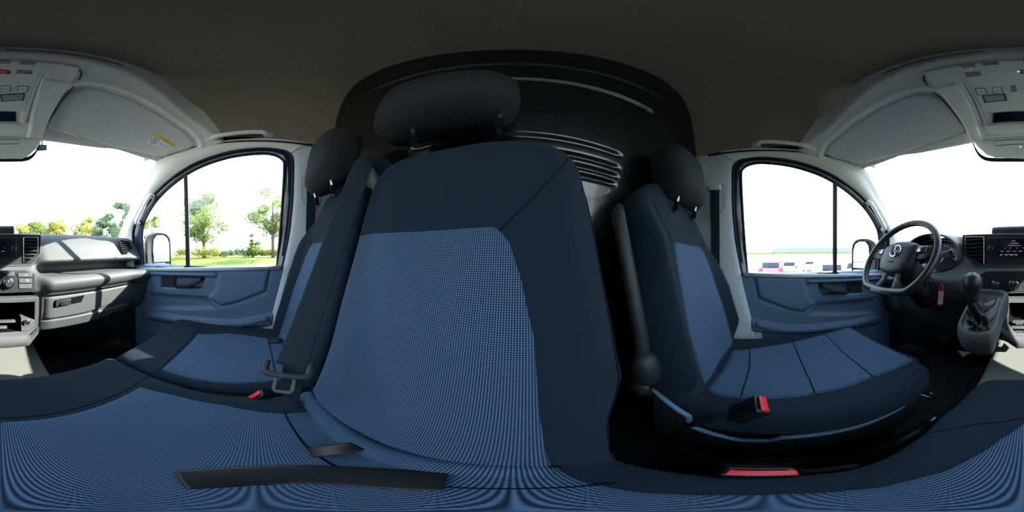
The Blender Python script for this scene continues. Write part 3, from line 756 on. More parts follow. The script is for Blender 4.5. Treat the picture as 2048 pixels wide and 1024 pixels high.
for cx in (-.385, -.545):
    gm = MB()
    for k in range(13):
        a = math.radians(-215+k*250/12+180) ; a = math.radians(215-k*250/12)
        for rr, ln in ((.058, .008),): gm.tube([(cx+rr*math.cos(a), .748, .008+rr*math.sin(a)), (cx+(rr-ln)*math.cos(a), .748, .008+(rr-ln)*math.sin(a))], .0014, 5)
    gm.tube([(cx, .746, .008), (cx-.03, .746, -.028)], .0013, 5)
    gm.make('gauge', M_PINK, bno)
    MB().tube([(cx+.066*math.cos(t*.26), .750, .008+.066*math.sin(t*.26)) for t in range(24)], .002, 6, closed=True).make('gauge_ring', M_STEEL, bno)
# knee panel below the wheel
patch('knee_panel', -.70, -.26, 15.1, 17.1, .008, M_DARK)
patch('light_switch_panel', -.80, -.70, 12.0, 14.0, .006, M_BLACK)

# ---------------------------------------------------------------- steering wheel, column and stalks
WC = Vector((-.457, .475, .008)); TL = math.radians(33)
WN = Vector((0, -math.cos(TL), math.sin(TL))); WU = Vector((0, math.sin(TL), math.cos(TL))); WX = Vector((1, 0, 0))
def W(a, b, c=0): return WC+WX*a+WU*b+WN*c
sw = thing('steering_wheel', 'flat-bottomed dark steering wheel with round chrome badge', 'steering wheel', WC)
rim = []
for k in range(72):
    a = 2*math.pi*k/72; x = .181*math.cos(a); y = .181*math.sin(a)
    if y < -.142: y = -.142-(abs(y)-.142)*.25
    rim.append(W(x, y))
MB().tube(rim, .0145, 14, closed=True).make('rim', M_LEATHER, sw, sm=True)
MB().tube([p+WN*.011+(WC-p).normalized()*.010 for p in rim], .0014, 6, closed=True).make('rim_stitching', M_SEAM, sw, sm=True)
HS = 1.14
hub = [(-.085, .030), (-.07, .052), (0, .066), (.07, .052), (.085, .030), (.078, -.03), (.055, -.058), (0, -.068), (-.055, -.058), (-.078, -.03)]
hubc = [(p.x, p.y) for p in catmull([(a*HS, b*HS, 0) for a, b in hub], 4, closed=True)]
rings = []
for sc_, l in ((1.0, -.035), (1.0, -.01), (.97, .002), (.88, .011), (.6, .017), (.3, .019), (.02, .019)): rings.append([W(a*sc_, b*sc_, l) for a, b in hubc])
n = len(hubc); MB().add([p for r in rings for p in r], [(i*n+k, i*n+(k+1) % n, (i+1)*n+(k+1) % n, (i+1)*n+k) for i in range(6) for k in range(n)]).make('hub', M_DARK, sw, sm=True)
for s in (1, -1):
    MB().tube([W(s*.070, .012, -.012), W(s*.12, .018, -.014), W(s*.180, .022, -.004)], .02, 14, flat=(.055, .022), up=WN).make('spoke', M_DARK, sw, sm=True)
    MB().tube([W(s*.088, .026, .004), W(s*.135, .030, .001)], .01, 10, flat=(.026, .008), up=WN).make('wheel_buttons', M_STEEL, sw, sm=True)
for s in (1, -1): MB().tube([W(s*.03, -.055, -.01), W(s*.037, -.10, -.014), W(s*.050, -.155, -.004)], .01, 12, flat=(.022, .014), up=WN).make('lower_spoke', M_STEEL if 0 else M_DASH, sw, sm=True)
MB().tube([W(-.055, -.155, .004), W(.055, -.155, .004)], .012, 12, flat=(.026, .02), up=WN).make('lower_trim', M_DASH, sw, sm=True)
bd = MB().cyl(W(0, .014, .017), W(0, .014, .0215), .029, n=40, bev=.0015).make('badge', M_BLUE, sw)
bl = MB(); bl.tube([W(.027*math.cos(t*.157), .014+.027*math.sin(t*.157), .0225) for t in range(40)], .0022, 8, closed=True)
def stroke(pts): 
    for p, q in zip(pts, pts[1:]): bl.tube([W(p[0]*.024, .014+p[1]*.024, .0228), W(q[0]*.024, .014+q[1]*.024, .0228)], .0018, 6)
stroke([(-.42, .90), (0, .12), (.42, .90)]); stroke([(-.88, .42), (-.40, -.85), (0, -.05), (.40, -.85), (.88, .42)])
bl.make('badge_emblem', M_CHROME, sw)
text('lettering', 'AIRBAG', W(0, -.036, .0205), .009, frame_from(WX, WN), M_SEAM, sw)
cl = thing('steering_column', 'dark steering column shroud with two stalks behind the wheel', 'steering column', WC-WN*.06)
MB().tube([W(0, -.005, -.035), W(0, -.01, -.07), W(0, -.03, -.16), W(0, -.06, -.30)], [.055, .062, .068, .07], 24).make('shroud', M_BLACK, cl, sm=True)
MB().tube([W(.05, .01, -.06), W(.10, .018, -.058), W(.205, .045, -.050)], .01, 12, flat=(.024, .014), up=WN).make('wiper_stalk', M_DASH, cl, sm=True)
MB().cyl(W(.200, .044, -.050), W(.217, .048, -.049), .011, n=16, bev=.002).make('stalk_knob', M_DARK, cl)
MB().tube([W(-.05, .01, -.06), W(-.10, .018, -.058), W(-.165, .03, -.052)], .01, 12, flat=(.024, .014), up=WN).make('indicator_stalk', M_DASH, cl, sm=True)
# ignition key with red tag
kc = P(1856, 566, y=.60)
MB().cyl(kc+Vector((-.03, .06, .0)), kc+Vector((0.0, .0, 0)), .020, .017, 20, .003).make('ignition_lock', M_BLACK, cl)
ky = thing('key', 'ignition key hanging with a red and white handwritten tag', 'key', kc)
MB().box(kc+Vector((.004, -.014, 0)), (.010, .03, .024), .004, Euler((0, 0, .4))).make('key_head', M_BLACK, ky)
MB().tube([kc+Vector((.006+.011*math.cos(t*.4), -.030, -.010+.011*math.sin(t*.4))) for t in range(16)], .0010, 6, closed=True).make('key_ring', M_STEEL, ky)
yt = kc.y-.03
def Q(px, py, dy=0): return P(px, py, y=yt+dy)
tgk = MB().prism([Q(1878, 568), Q(1882, 567), Q(1886.5, 573), Q(1887, 582), Q(1885, 609), Q(1880, 613), Q(1874.5, 609), Q(1876, 582), Q(1876.5, 573)], (0, .004, 0)).make('key_tag', M_RED, ky, bevel=.001)
MB().prism([Q(1877, 582, -.0008), Q(1886.5, 582, -.0008), Q(1884.5, 608, -.0008), Q(1875.5, 608, -.0008)], (0, .0006, 0)).make('paper_slip', M_WHITE, tgk)
wr = MB()
for (a, b2) in (((1879, 588), (1879, 590)), ((1879, 590), (1882, 588)), ((1882, 588), (1883.5, 590)), ((1879, 594), (1884, 593)), ((1880, 599), (1883, 600)), ((1883, 600), (1881, 597)), ((1877.5, 603), (1881, 603.5)), ((1878, 606), (1879.5, 605))):
    wr.tube([Q(*a, -.0012), Q(*b2, -.0012)], .0007, 5)
wr.make('handwriting', M_INK, tgk)
MB().tube([kc+Vector((.006, -.03, -.02)), Q(1880, 568, .001)], .001, 6).make('loop', M_STEEL, ky)

# ---------------------------------------------------------------- gear lever console
gs = thing('gear_console', 'charcoal gear lever console with black boot and round knob, beside the cubby', 'gear lever', (-.14, .55, -.3))
top = [(-.212, .625, -.178), (-.205, .50, -.222), (-.185, .462, -.238), (-.150, .448, -.243), (-.110, .452, -.241), (-.086, .475, -.232), (-.073, .60, -.178), (-.070, .68, -.150), (-.212, .70, -.150)]
topc = catmull(top, 5, closed=True); n = len(topc)
cxm = Vector((-.138, .57, -.2))
def ring_(sx_, sy_, dz, y0=0): return [Vector((cxm.x+(p.x-cxm.x)*sx_, cxm.y+(p.y-cxm.y)*sy_+y0, p.z+dz)) for p in topc]
rings = [ring_(.80, .86, -.035), ring_(.80, .86, -.004), ring_(.86, .90, .004), ring_(.95, .97, .005), ring_(1.02, 1.02, -.004), ring_(1.05, 1.05, -.02), ring_(1.05, 1.03, -.05, .005), ring_(.98, .97, -.085, .015), ring_(.84, .90, -.112, .035), ring_(.5, .8, -.130, .07), ring_(.3, .7, -.14, .10)]
MB().add([p for r in rings for p in r], [(i*n+k, i*n+(k+1) % n, (i+1)*n+(k+1) % n, (i+1)*n+k) for i in range(len(rings)-1) for k in range(n)]+[tuple(range(n))]).make('console_body', M_DASH, gs, sm=True)
kb = P(1945, 566, y=.505); fb = Vector((-.135, .545, -.205))
rings = []
base = ring_(.80, .86, -.006)
for j in range(15):
    t = j/14; r = []
    c2 = fb.lerp(kb-Vector((0, 0, .062)), t)
    for k, p in enumerate(base):
        a = math.atan2(p.y-fb.y, p.x-fb.x); rr = .018
        q = Vector((c2.x+rr*math.cos(a), c2.y+rr*math.sin(a), c2.z))
        s_ = t**.55
        pt = p.lerp(q, s_); pt.z = p.z*(1-t**1.2)+c2.z*t**1.2
        w_ = .013*math.sin(a*5+t*9)*math.sin(math.pi*t)+.008*math.sin(a*11-t*7)*math.sin(math.pi*t)
        pt += Vector((math.cos(a), math.sin(a), .5))*w_
        r.append(pt)
    rings.append(r)
MB().add([p for r in rings for p in r], [(i*n+k, i*n+(k+1) % n, (i+1)*n+(k+1) % n, (i+1)*n+k) for i in range(14) for k in range(n)]).make('boot', M_LEATHER, gs, sm=True)
MB().tube([kb-Vector((0, -.01, .075)), kb-Vector((0, -.002, .04))], .018, 16).make('boot_collar', M_BLACK, gs, sm=True)
MB().tube([kb-Vector((0, .0, .07)), kb-Vector((0, 0, .05)), kb-Vector((0, 0, .028)), kb-Vector((0, 0, .010)), kb+Vector((0, -.001, .012)), kb+Vector((0, -.002, .026)), kb+Vector((0, -.002, .034)), kb+Vector((0, -.002, .036))], [.017, .019, .025, .033, .034, .026, .012, .002], 28).make('knob', M_LEATHER, gs, sm=True)
MB().tube([kb+Vector((.013*math.cos(t*.4), -.002+.013*math.sin(t*.4), .0335)) for t in range(16)], .001, 6, closed=True).make('knob_ring', M_STEEL, gs)

# floor hump, rubber mat, pedals
fm = MB()
def mt(u, v):
    e = abs(2*u-1); x = .012+.190*(2*u-1); y = .42+.88*v; z = -.60+.08*smooth(1.0, 1.3, y)-.02*smooth(.9, 1, e)
    return Vector((x, y, z))
fm.grid(mt, 20, 30)
tag(fm.make('floor_mat', M_RUB, sm=True), 'pale grey rubber mat over the middle of the cab floor', 'floor mat')
fh = MB().box((.012, .88, -.72), (.37, .95, .20), .02)
struct(fh.make('trim_10', M_RUB))
for nm, px, py, lab in (('pedal', 1906, 668, 'rightmost rubber-topped foot pedal, beside the gear console'), ('pedal', 1884, 676, 'middle rubber-topped foot pedal in the dark footwell'), ('pedal', 1862, 672, 'leftmost foot pedal in the dark footwell')):
    c = P(px, py, y=1.02); t_ = thing(nm, lab, 'pedal', c, 'foot pedals')
    MB().box(c, (.062, .012, .055), .005, Euler((-.5, 0, 0))).make('pad', M_DARK, t_)
    MB().tube([c+Vector((0, .01, 0)), c+Vector((0, .10, .10)), c+Vector((0, .16, .28))], .008, 10).make('arm', M_BLACK, t_)
# ---------------------------------------------------------------- seats
class Pad:
    """upholstered block in its own frame: a across, h along its length, n out of its face"""
    def __init__(s, M, xl, xr, h0, h1, df, db, m=4.5, endr=.045, bulge=None, ends=(1, 1)):
        s.M, s.xl, s.xr, s.h0, s.h1, s.df, s.db, s.m, s.endr, s.bulge, s.ends = M, xl, xr, h0, h1, df, db, m, endr, bulge, ends
    def L(s, h): return interp(s.xl, h) if not callable(s.xl) else s.xl(h)
    def R(s, h): return interp(s.xr, h) if not callable(s.xr) else s.xr(h)
    def e(s, h):
        d = 1
        if s.ends[0]: q = min(1, (h-s.h0)/s.endr); d *= math.sqrt(max(0, 1-(1-q)**2))
        if s.ends[1]: q = min(1, (s.h1-h)/s.endr); d *= math.sqrt(max(0, 1-(1-q)**2))
        return d
    def bg(s, a, h):
        return s.bulge(a, h) if s.bulge else 0
    def front(s, a, h, lift=0):
        l, r = s.L(h), s.R(h); t = (a-(l+r)/2)/((r-l)/2); t = max(-1, min(1, t))
        c = (1-abs(t)**s.m)**(1/s.m); e = s.e(h)
        n = -s.df+s.df*c*e+s.bg(a, h)*c*e+lift
        return s.M @ Vector((a, h, n))
    def build(s, name, m, parent, nu=72, nv=56):
        rows = []; uv = []
        for j in range(nv+1):
            v = j/nv; vv = .5-.5*math.cos(math.pi*v); vv = .5*v+.5*vv
            h = s.h0+(s.h1-s.h0)*vv; h = min(max(h, s.h0+1e-4), s.h1-1e-4)
            l, r = s.L(h), s.R(h); c0 = (l+r)/2; w_ = (r-l)/2; e = s.e(h); row = []
            for i in range(nu):
                ph = 2*math.pi*i/nu; ca, sa = math.cos(ph), math.sin(ph)
                t = math.copysign(1-(1-abs(ca))**1.25, ca); q = math.copysign((1-abs(t)**s.m)**(1/s.m), sa) if abs(sa) > 1e-9 else 0
                a = c0+w_*t
                if q >= 0: n = -s.df+(s.df+s.bg(a, h))*q*e
                else: n = -s.df+s.db*q*e
                row.append(s.M @ Vector((a, h, n))); uv.append((a+(.1*q if abs(t) > .97 else 0), h))
            rows.append(row)
        vs = [p for r in rows for p in r]
        fs = [(j*nu+i, j*nu+(i+1) % nu, (j+1)*nu+(i+1) % nu, (j+1)*nu+i) for j in range(nv) for i in range(nu)]
        fs += [tuple(range(nu))[::-1], tuple(nv*nu+i for i in range(nu))]
        o = mesh(name, vs, fs, m, parent, True, uv)
        bm = bmesh.new(); bm.from_mesh(o.data); bmesh.ops.recalc_face_normals(bm, faces=bm.faces); bm.to_mesh(o.data); bm.free()
        return o
    def panel(s, name, m, parent, il, ir, h0, h1, lift=.004, nu=40, nv=50, edge=.010):
        vs = []; uv = []; IL = il if callable(il) else (lambda h: interp(il, h)); IR = ir if callable(ir) else (lambda h: interp(ir, h))
        for j in range(nv+1):
            v = j/nv; h = h0+(h1-h0)*v
            for i in range(nu+1):
                u = .5-.5*math.cos(math.pi*i/nu); a = IL(h)+(IR(h)-IL(h))*u
                d = min(a-IL(h), IR(h)-a, h-h0, h1-h)
                l = -.003+(lift+.003)*smooth(0, edge, d)
                vs.append(s.front(a, h, l)); uv.append((a, h))
        o = mesh(name, vs, [(j*(nu+1)+i, j*(nu+1)+i+1, (j+1)*(nu+1)+i+1, (j+1)*(nu+1)+i) for j in range(nv) for i in range(nu)], m, parent, True, uv)
        return o
    def seam(s, name, parent, line, r=.0022, lift=-.0003, n=8):
        pts = []
        for a, b in zip(line, line[1:]):
            for k in range(n): f = k/n; pts.append(s.front(a[0]+(b[0]-a[0])*f, a[1]+(b[1]-a[1])*f, lift))
        pts.append(s.front(*line[-1], lift))
        return MB().tube(pts, r, 6).make(name, M_SEAM, parent, sm=True)
def backframe(o, lean):
    t = math.radians(lean)
    return Matrix(((1, 0, 0, o[0]), (0, -math.sin(t), math.cos(t), o[1]), (0, math.cos(t), math.sin(t), o[2]), (0, 0, 0, 1)))
def cushframe(o, tilt=0):
    t = math.radians(tilt)
    return Matrix(((1, 0, 0, o[0]), (0, math.cos(t), -math.sin(t), o[1]), (0, math.sin(t), math.cos(t), o[2]), (0, 0, 0, 1)))
def headrest(parent, c, w_, h0, h1, posts, ytop=-.20, thick=.10, lean=8, pm=None):
    pm = pm or M_POST
    hr = Pad(backframe((c, ytop, h0), lean), [(0, -w_*.78), (.04, -w_*.95), (.10, -w_), (.18, -w_*.97), (h1-h0-.03, -w_*.85), (h1-h0, -w_*.62)], [(0, w_*.78), (.04, w_*.95), (.10, w_), (.18, w_*.97), (h1-h0-.03, w_*.85), (h1-h0, w_*.62)], 0, h1-h0, thick*.55, thick*.5, m=3.2, endr=.05)
    o = hr.build('headrest', M_LEATHER_HR, parent, 56, 40)
    mb = MB()
    for x in posts: MB().tube([(x, ytop-.045, h0+.03), (x, ytop-.062, h0-.06)], .005, 12).make('post', pm, o, sm=True)
    for x in posts: MB().tube([(x, ytop-.056, h0-.022), (x, ytop-.060, h0-.05)], .009, 14).make('post_sleeve', M_HOLE, o, sm=True)
    return o
M_POST = mat('headrest post steel', (.30, .33, .38), .35, metal=1)
M_LEATHER_HR = weave('plain dark headrest cloth', lin((24, 25, 28)), lin((30, 32, 36)), .0016, .5)

# ---- double bench
bench = thing('bench_seat', 'double passenger bench with two backrests in dotted blue grey cloth', 'seat', (.33, .1, FZ))
# middle seat
MC = Pad(cushframe((0, 0, -.38)), [(-.17, -.075), (.05, -.094), (.14, -.117), (.23, -.131), (.36, -.118), (.40, -.10), (.43, -.07)], [(-.17, .335), (.30, .342), (.40, .338), (.43, .33)], -.17, .432, .075, .07, m=7, endr=.05,
         bulge=lambda a, h: -.012*math.exp(-((a-.11)/.10)**2)*smooth(.28, .1, h)+.010*math.exp(-((a-.32)/.03)**2)*smooth(.1, .2, h)+.006*smooth(.2, .4, h))
c1 = MC.build('seat_cushion', M_CLOTH, bench)
MC.panel('insert_panel', M_WEAVE, c1, [(-.12, -.03), (-.03, -.037), (.01, -.046), (.06, -.052), (.12, -.046), (.18, -.030), (.238, .002)], [(-.12, .255), (-.04, .262), (.058, .290), (.15, .292), (.238, .279)], -.12, .238)
MC.seam('front_seam', c1, [(-.12, .17), (-.06, .222), (.0, .246), (.15, .249), (.28, .249), (.340, .252)], .002)
MC.seam('rear_seam', c1, [(-.04, -.055), (.11, -.052), (.262, -.045)], .0016, .004)
# outer passenger seat
RC = Pad(cushframe((0, 0, -.38)), [(-.17, .352), (.30, .346), (.43, .352)], [(-.17, .765), (.03, .780), (.2, .80), (.34, .808), (.40, .795), (.43, .76)], -.17, .430, .075, .07, m=7, endr=.05,
         bulge=lambda a, h: -.012*math.exp(-((a-.53)/.10)**2)*smooth(.28, .1, h)+.006*smooth(.2, .4, h)+.012*math.exp(-((a-.77)/.04)**2))
c2 = RC.build('seat_cushion', M_CLOTH, bench)
RC.panel('insert_panel', M_WEAVE, c2, [(-.12, .395), (.06, .372), (.15, .368), (.248, .372)], [(-.12, .665), (-.05, .668), (.06, .700), (.13, .702), (.248, .660)], -.12, .248)
RC.seam('front_seam', c2, [(.355, .252), (.37, .252), (.66, .256), (.80, .262)], .002)
RC.seam('rear_seam', c2, [(.40, -.050), (.53, -.052), (.67, -.048)], .0018, .004)
# channel for the buckles between the two, and the frame underneath
MB().box((.346, .02, -.425), (.05, .24, .04), .01).make('buckle_channel', M_HOLE, bench)
MB().box((.335, .08, -.66), (.80, .40, .27), .02).make('seat_base', M_BLACK, bench)
MB().box((.335, .10, -.50), (.86, .46, .05), .015).make('seat_frame', M_BLACK, bench)
MB().box((.33, -.305, -.13), (.76, .035, .62), .015, Euler((math.radians(15)*.6, 0, 0))).make('back_panel', M_HOLE, bench)
# backrests
LEAN = 15
def bh(z): return (z+.40)/math.cos(math.radians(LEAN))
MBk = Pad(backframe((0, -.100, -.40), LEAN),
    [(bh(-.46), -.080), (bh(-.36), -.082), (bh(-.27), -.094), (bh(-.235), -.108), (bh(-.19), -.134), (bh(-.10), -.130), (bh(.0), -.122), (bh(.10), -.114), (bh(.16), -.108), (bh(.19), -.098), (bh(.215), -.076), (bh(.235), -.035), (bh(.25), .02), (bh(.262), .09)],
    [(bh(-.46), .335), (bh(.10), .330), (bh(.17), .327), (bh(.20), .318), (bh(.225), .296), (bh(.243), .25), (bh(.262), .16)],
    bh(-.46), bh(.262), .05, .07, m=6, endr=.035,
    bulge=lambda a, h: .012*math.exp(-((a+.07)/.035)**2)-.014*math.exp(-((a-.14)/.11)**2)+.006*math.exp(-((h-.30)/.1)**2))
b1 = MBk.build('backrest', M_CLOTH, bench, 90, 70)
MBk.panel('insert_panel', M_WEAVE, b1, [(bh(-.42), -.030), (bh(-.25), -.026), (bh(-.10), -.021), (bh(-.03), -.007), (bh(.02), .010), (bh(.037), .024), (bh(.045), .04)], [(bh(-.42), .322), (bh(.045), .318)], bh(-.42), bh(.045), nu=50, nv=70)
MBk.seam('seam', b1, [(.028, bh(.035)), (-.02, bh(.09)), (-.055, bh(.14)), (-.082, bh(.195))], .0017)
MBk.seam('piping', b1, [(-.108, bh(.17)), (-.118, bh(.0)), (-.121, bh(-.10)), (-.120, bh(-.18)), (-.104, bh(-.23)), (-.088, bh(-.28)), (-.078, bh(-.40))], .0018, .001)
MBk.seam('lower_seam', b1, [(-.03, bh(-.375)), (.05, bh(-.385)), (.15, bh(-.38)), (.25, bh(-.378)), (.325, bh(-.36))], .0022, .004)
def rollf(u, v):
    a = -.032+.358*u; ph = math.pi*(v*1.15-.3); hh = bh(-.378)+.004*math.sin(u*3)-.0
    e = smooth(0, .04, u)*smooth(1, .97, u)
    return MBk.M @ Vector((a, hh+.020*math.cos(ph)*e-.012, .004+.017*math.sin(ph)*e))
rv = [rollf(i/60, j/14) for j in range(15) for i in range(61)]
mesh('bottom_roll', rv, [(j*61+i, j*61+i+1, (j+1)*61+i+1, (j+1)*61+i) for j in range(14) for i in range(60)], M_WEAVE, b1, True, [(-.032+.358*i/60, j*.0045) for j in range(15) for i in range(61)])
RBk = Pad(backframe((0, -.100, -.40), LEAN),
    [(bh(-.46), .350), (bh(.0), .352), (bh(.15), .356), (bh(.20), .372), (bh(.235), .405), (bh(.258), .47)],
    [(bh(-.46), .73), (bh(-.30), .748), (bh(-.1), .745), (bh(.02), .725), (bh(.12), .695), (bh(.19), .665), (bh(.232), .63), (bh(.258), .56)],
    bh(-.46), bh(.258), .05, .07, m=5, endr=.035,
    bulge=lambda a, h: .050*math.exp(-((a-.715)/.04)**2)*smooth(.62, .45, h)-.010*math.exp(-((a-.53)/.1)**2))
b2 = RBk.build('backrest', M_CLOTH, bench, 80, 60)
RBk.panel('insert_panel', M_WEAVE, b2, [(bh(-.42), .39), (bh(.0), .40), (bh(.025), .41), (bh(.042), .44)], [(bh(-.42), .675), (bh(-.15), .672), (bh(-.02), .655), (bh(.025), .635), (bh(.042), .60)], bh(-.42), bh(.042))
RBk.seam('seam', b2, [(.63, bh(.03)), (.665, bh(.075)), (.70, bh(.09))], .0017)
h1_ = headrest(bench, .152, .148, .305, .572, (.036, .192), -.200, .13, pm=M_BLACK); h2_ = headrest(bench, .505, .122, .232, .478, (.44, .575), -.160, .12)
# black anchor loops in the crease
for x in (.135, .63):
    MB().tube([(x, -.045, -.374), (x-.004, -.085, -.372), (x-.006, -.100, -.370)], .01, 12, flat=(.026, .006), up=(0, 0, 1)).make('anchor_tab', M_BLACK, bench, sm=True)

# ---- driver seat
ds_ = thing('driver_seat', 'driver seat with folded armrest and seamed blue grey cushion', 'seat', (-.50, .1, FZ))
DC = Pad(cushframe((0, 0, -.37), 1.5), [(-.20, -.735), (.1, -.765), (.28, -.775), (.40, -.762), (.435, -.745)], [(-.20, -.262), (.1, -.238), (.30, -.236), (.38, -.25), (.435, -.29)], -.20, .425, .08, .04, m=5.5, endr=.05,
         bulge=lambda a, h: -.020*math.exp(-((a+.50)/.12)**2)*smooth(.38, .1, h)-.008)
d1 = DC.build('seat_cushion', M_CLOTH, ds_)
DC.panel('insert_panel', M_WEAVE2 if 'M_WEAVE2' in globals() else M_WEAVE, d1, [(-.14, -.60), (.0, -.640), (.1, -.665), (.25, -.70), (.41, -.735)], [(-.14, -.335), (-.10, -.315), (.0, -.318), (.1, -.322), (.25, -.325), (.38, -.312), (.41, -.318)], -.14, .41, .007)
for hh in (.10, .25): DC.seam('cushion_seam', d1, [(interp([(0, -.64), (.1, -.665), (.25, -.70)], hh), hh-.0), (-.60, hh+.004), (-.50, hh+.006), (-.40, hh+.003), (-.325, hh-.003)], .002, .007)
DC.seam('rear_seam', d1, [(-.625, -.072), (-.55, -.062), (-.48, -.056), (-.325, -.055)], .002, .007)
# thigh support lip hanging over the front
MB().tube(catmull([DC.front(-.735, .402, .0), DC.front(-.62, .418, .006), DC.front(-.45, .418, .006), DC.front(-.312, .402, .002)], 6), .012, 14, flat=(.030, .016), up=(0, 0, 1)).make('thigh_lip', M_CLOTH, d1, sm=True)
DB = Pad(backframe((0, -.140, -.38), LEAN),
    [(0-.05, -.715), (.10, -.742), (.25, -.738), (.36, -.712), (.46, -.68), (.54, -.655), (.60, -.635), (.65, -.60), (.685, -.53)],
    [(0-.05, -.262), (.10, -.245), (.25, -.245), (.40, -.256), (.50, -.268), (.56, -.278), (.61, -.300), (.65, -.345), (.685, -.43)],
    -.05, .685, .06, .055, m=4, endr=.04,
    bulge=lambda a, h: .062*(math.exp(-((a+.715)/.042)**2)+math.exp(-((a+.275)/.042)**2))*smooth(.62, .42, h)*smooth(-.02, .1, h)-.012*math.exp(-((a+.5)/.1)**2))
d2 = DB.build('backrest', M_CLOTH, ds_, 96, 64)
DB.panel('insert_panel', M_WEAVE, d2, [(.0, -.655), (.2, -.652), (.36, -.628), (.42, -.605), (.445, -.575), (.452, -.55)], [(.0, -.345), (.2, -.350), (.36, -.366), (.42, -.372), (.445, -.382), (.452, -.40)], 0.0, .452)
DB.seam('seam', d2, [(-.375, .445), (-.345, .50), (-.325, .56)], .0018); DB.seam('seam', d2, [(-.60, .445), (-.64, .50), (-.662, .52)], .0018)
DB.seam('seam', d2, [(-.325, .56), (-.318, .45), (-.318, .30), (-.322, .1)], .0016)
headrest(ds_, -.505, .128, .215, .465, (-.565, -.435), -.225, .13)
# armrest folded up beside the backrest
pa = [(-.232, -.225, -.235), (-.232, -.238, -.16), (-.228, -.265, -.05), (-.224, -.295, .06), (-.226, -.310, .105), (-.232, -.318, .135)]
MB().tube(catmull(pa, 8), [.0165]*8+[.017]*9+[.017]*8+[.0165]*8+[.016-.0012*k for k in range(8)], 20).make('armrest', M_DARK, ds_, sm=True)
for t_ in (.068, .105): 
    c = Vector((-.225, -.295-(t_-.06)*.32, t_)); MB().tube([c+Vector((.0175*math.cos(k*.314), .0175*math.sin(k*.314), -.006*math.sin(k*.314))) for k in range(20)], .0016, 6, closed=True).make('armrest_ring', M_BLACK, ds_)
MB().tube([(-.235, -.215, -.30), (-.232, -.215, -.285), (-.232, -.218, -.25), (-.232, -.226, -.225), (-.232, -.229, -.21)], [.020, .028, .031, .027, .014], 24).make('armrest_pivot', M_DARK, ds_, sm=True)
MB().tube([(-.285, -.25, -.36), (-.262, -.25, -.365), (-.245, -.245, -.372), (-.235, -.243, -.375)], [.035, .036, .030, .012], 20).make('recliner_knob', M_DARK, ds_, sm=True)
# plastic side shield with a raised lip, and the pedestal
lip = [(-.250, -.215, -.345), (-.247, -.165, -.385), (-.245, -.130, -.412), (-.245, -.125, -.466), (-.240, -.043, -.507), (-.238, .0, -.498), (-.238, .02, -.478), (-.238, .137, -.475), (-.242, .262, -.462), (-.258, .345, -.440), (-.30, .405, -.430), (-.50, .425, -.425), (-.74, .40, -.43)]
lp = []
for a, b in zip(lip, lip[1:]):
    for k in range(4): lp.append(Vector(a).lerp(Vector(b), k/4))
lp.append(Vector(lip[-1]))
MB().tube(lp, .007, 10, flat=(.012, .010), up=(0, 0, 1)).make('shield_lip', M_DOOR, ds_, sm=True)
MB().add([p for q in lp for p in (q, Vector((q.x-.01 if q.y < .35 else q.x, q.y-(.02 if q.y > .35 else 0), -.62)))], [(2*i, 2*i+1, 2*i+3, 2*i+2) for i in range(len(lp)-1)]).make('side_shield', M_DARK, ds_, sm=True)
MB().box((-.50, .09, -.52), (.48, .56, .05), .02).box((-.50, .08, -.68), (.42, .42, .25), .02).make('seat_base', M_BLACK, ds_)
MB().tube(catmull([(-.30, .455, -.60), (-.30, .47, -.655), (-.52, .475, -.66), (-.70, .455, -.60)], 6), .006, 10).make('slide_bar', M_STEEL, ds_, sm=True)

# ---- buckles
def buckle(label, base, tip, up_, w_=.030, th=.018, ln=.058):
    base, tip = Vector(base), Vector(tip); d = (tip-base).normalized(); u_ = Vector(up_); sd = d.cross(u_).normalized(); u_ = sd.cross(d)
    t = thing('seat_belt_buckle', label, 'buckle', base, 'seat belt buckles')
    R = Matrix((sd, u_, d)).transposed(); c = tip-d*ln/2
    MB().box(c, (w_+.006, th+.004, ln), .005, R, 3).make('housing', M_BLACK, t)
    MB().tube([base, (base+tip)/2-d*.02, tip-d*(ln-.004)], .006, 10, flat=(.022, .006), up=u_).make('stalk', M_DARK, t, sm=True)
    MB().box(tip+d*.0015, (w_-.001, th*.62, .005), .0012, R).box(tip+u_*th*.18+d*.0015, (w_-.010, .003, .0052), .0005, R).xf(Matrix.Identity(4)).make('release_button', M_RED, t)
    MB().box(tip+u_*th*.36+d*.0005, (w_-.010, .0035, .004), .0008, R).make('tongue_slot', M_HOLE, t)
    return t
buckle('black buckle with red button standing beside the driver seat cushion', (-.235, -.13, -.45), (-.236, -.008, -.302), (.15, -.25, 1), .042, .024, .066)
buckle('buckle with red button in the channel between the two bench cushions', (.346, -.09, -.47), (.328, .002, -.384), (-1.0, .0, .25), .036, .022)
buckle('buckle with red button at the gear lever side of the middle cushion', (-.135, -.03, -.47), (-.094, -.004, -.388), (-.95, 0, .35), .044, .020)
# driver side handbrake lever
hb = thing('handbrake_lever', 'black handbrake lever lying between the driver seat and the bench', 'lever', (-.19, .05, -.62))
MB().tube([(-.185, .02, -.66), (-.19, .10, -.635), (-.20, .20, -.612), (-.205, .31, -.597)], [.014, .014, .017, .018], 16).make('lever', M_BLACK, hb, sm=True)
MB().cyl((-.205, .305, -.597), (-.2065, .335, -.592), .0075, n=14, bev=.002).make('release_button', M_CHROME, hb)
MB().box((-.185, .03, -.72), (.06, .16, .15), .02).make('bracket', M_DARK, hb)

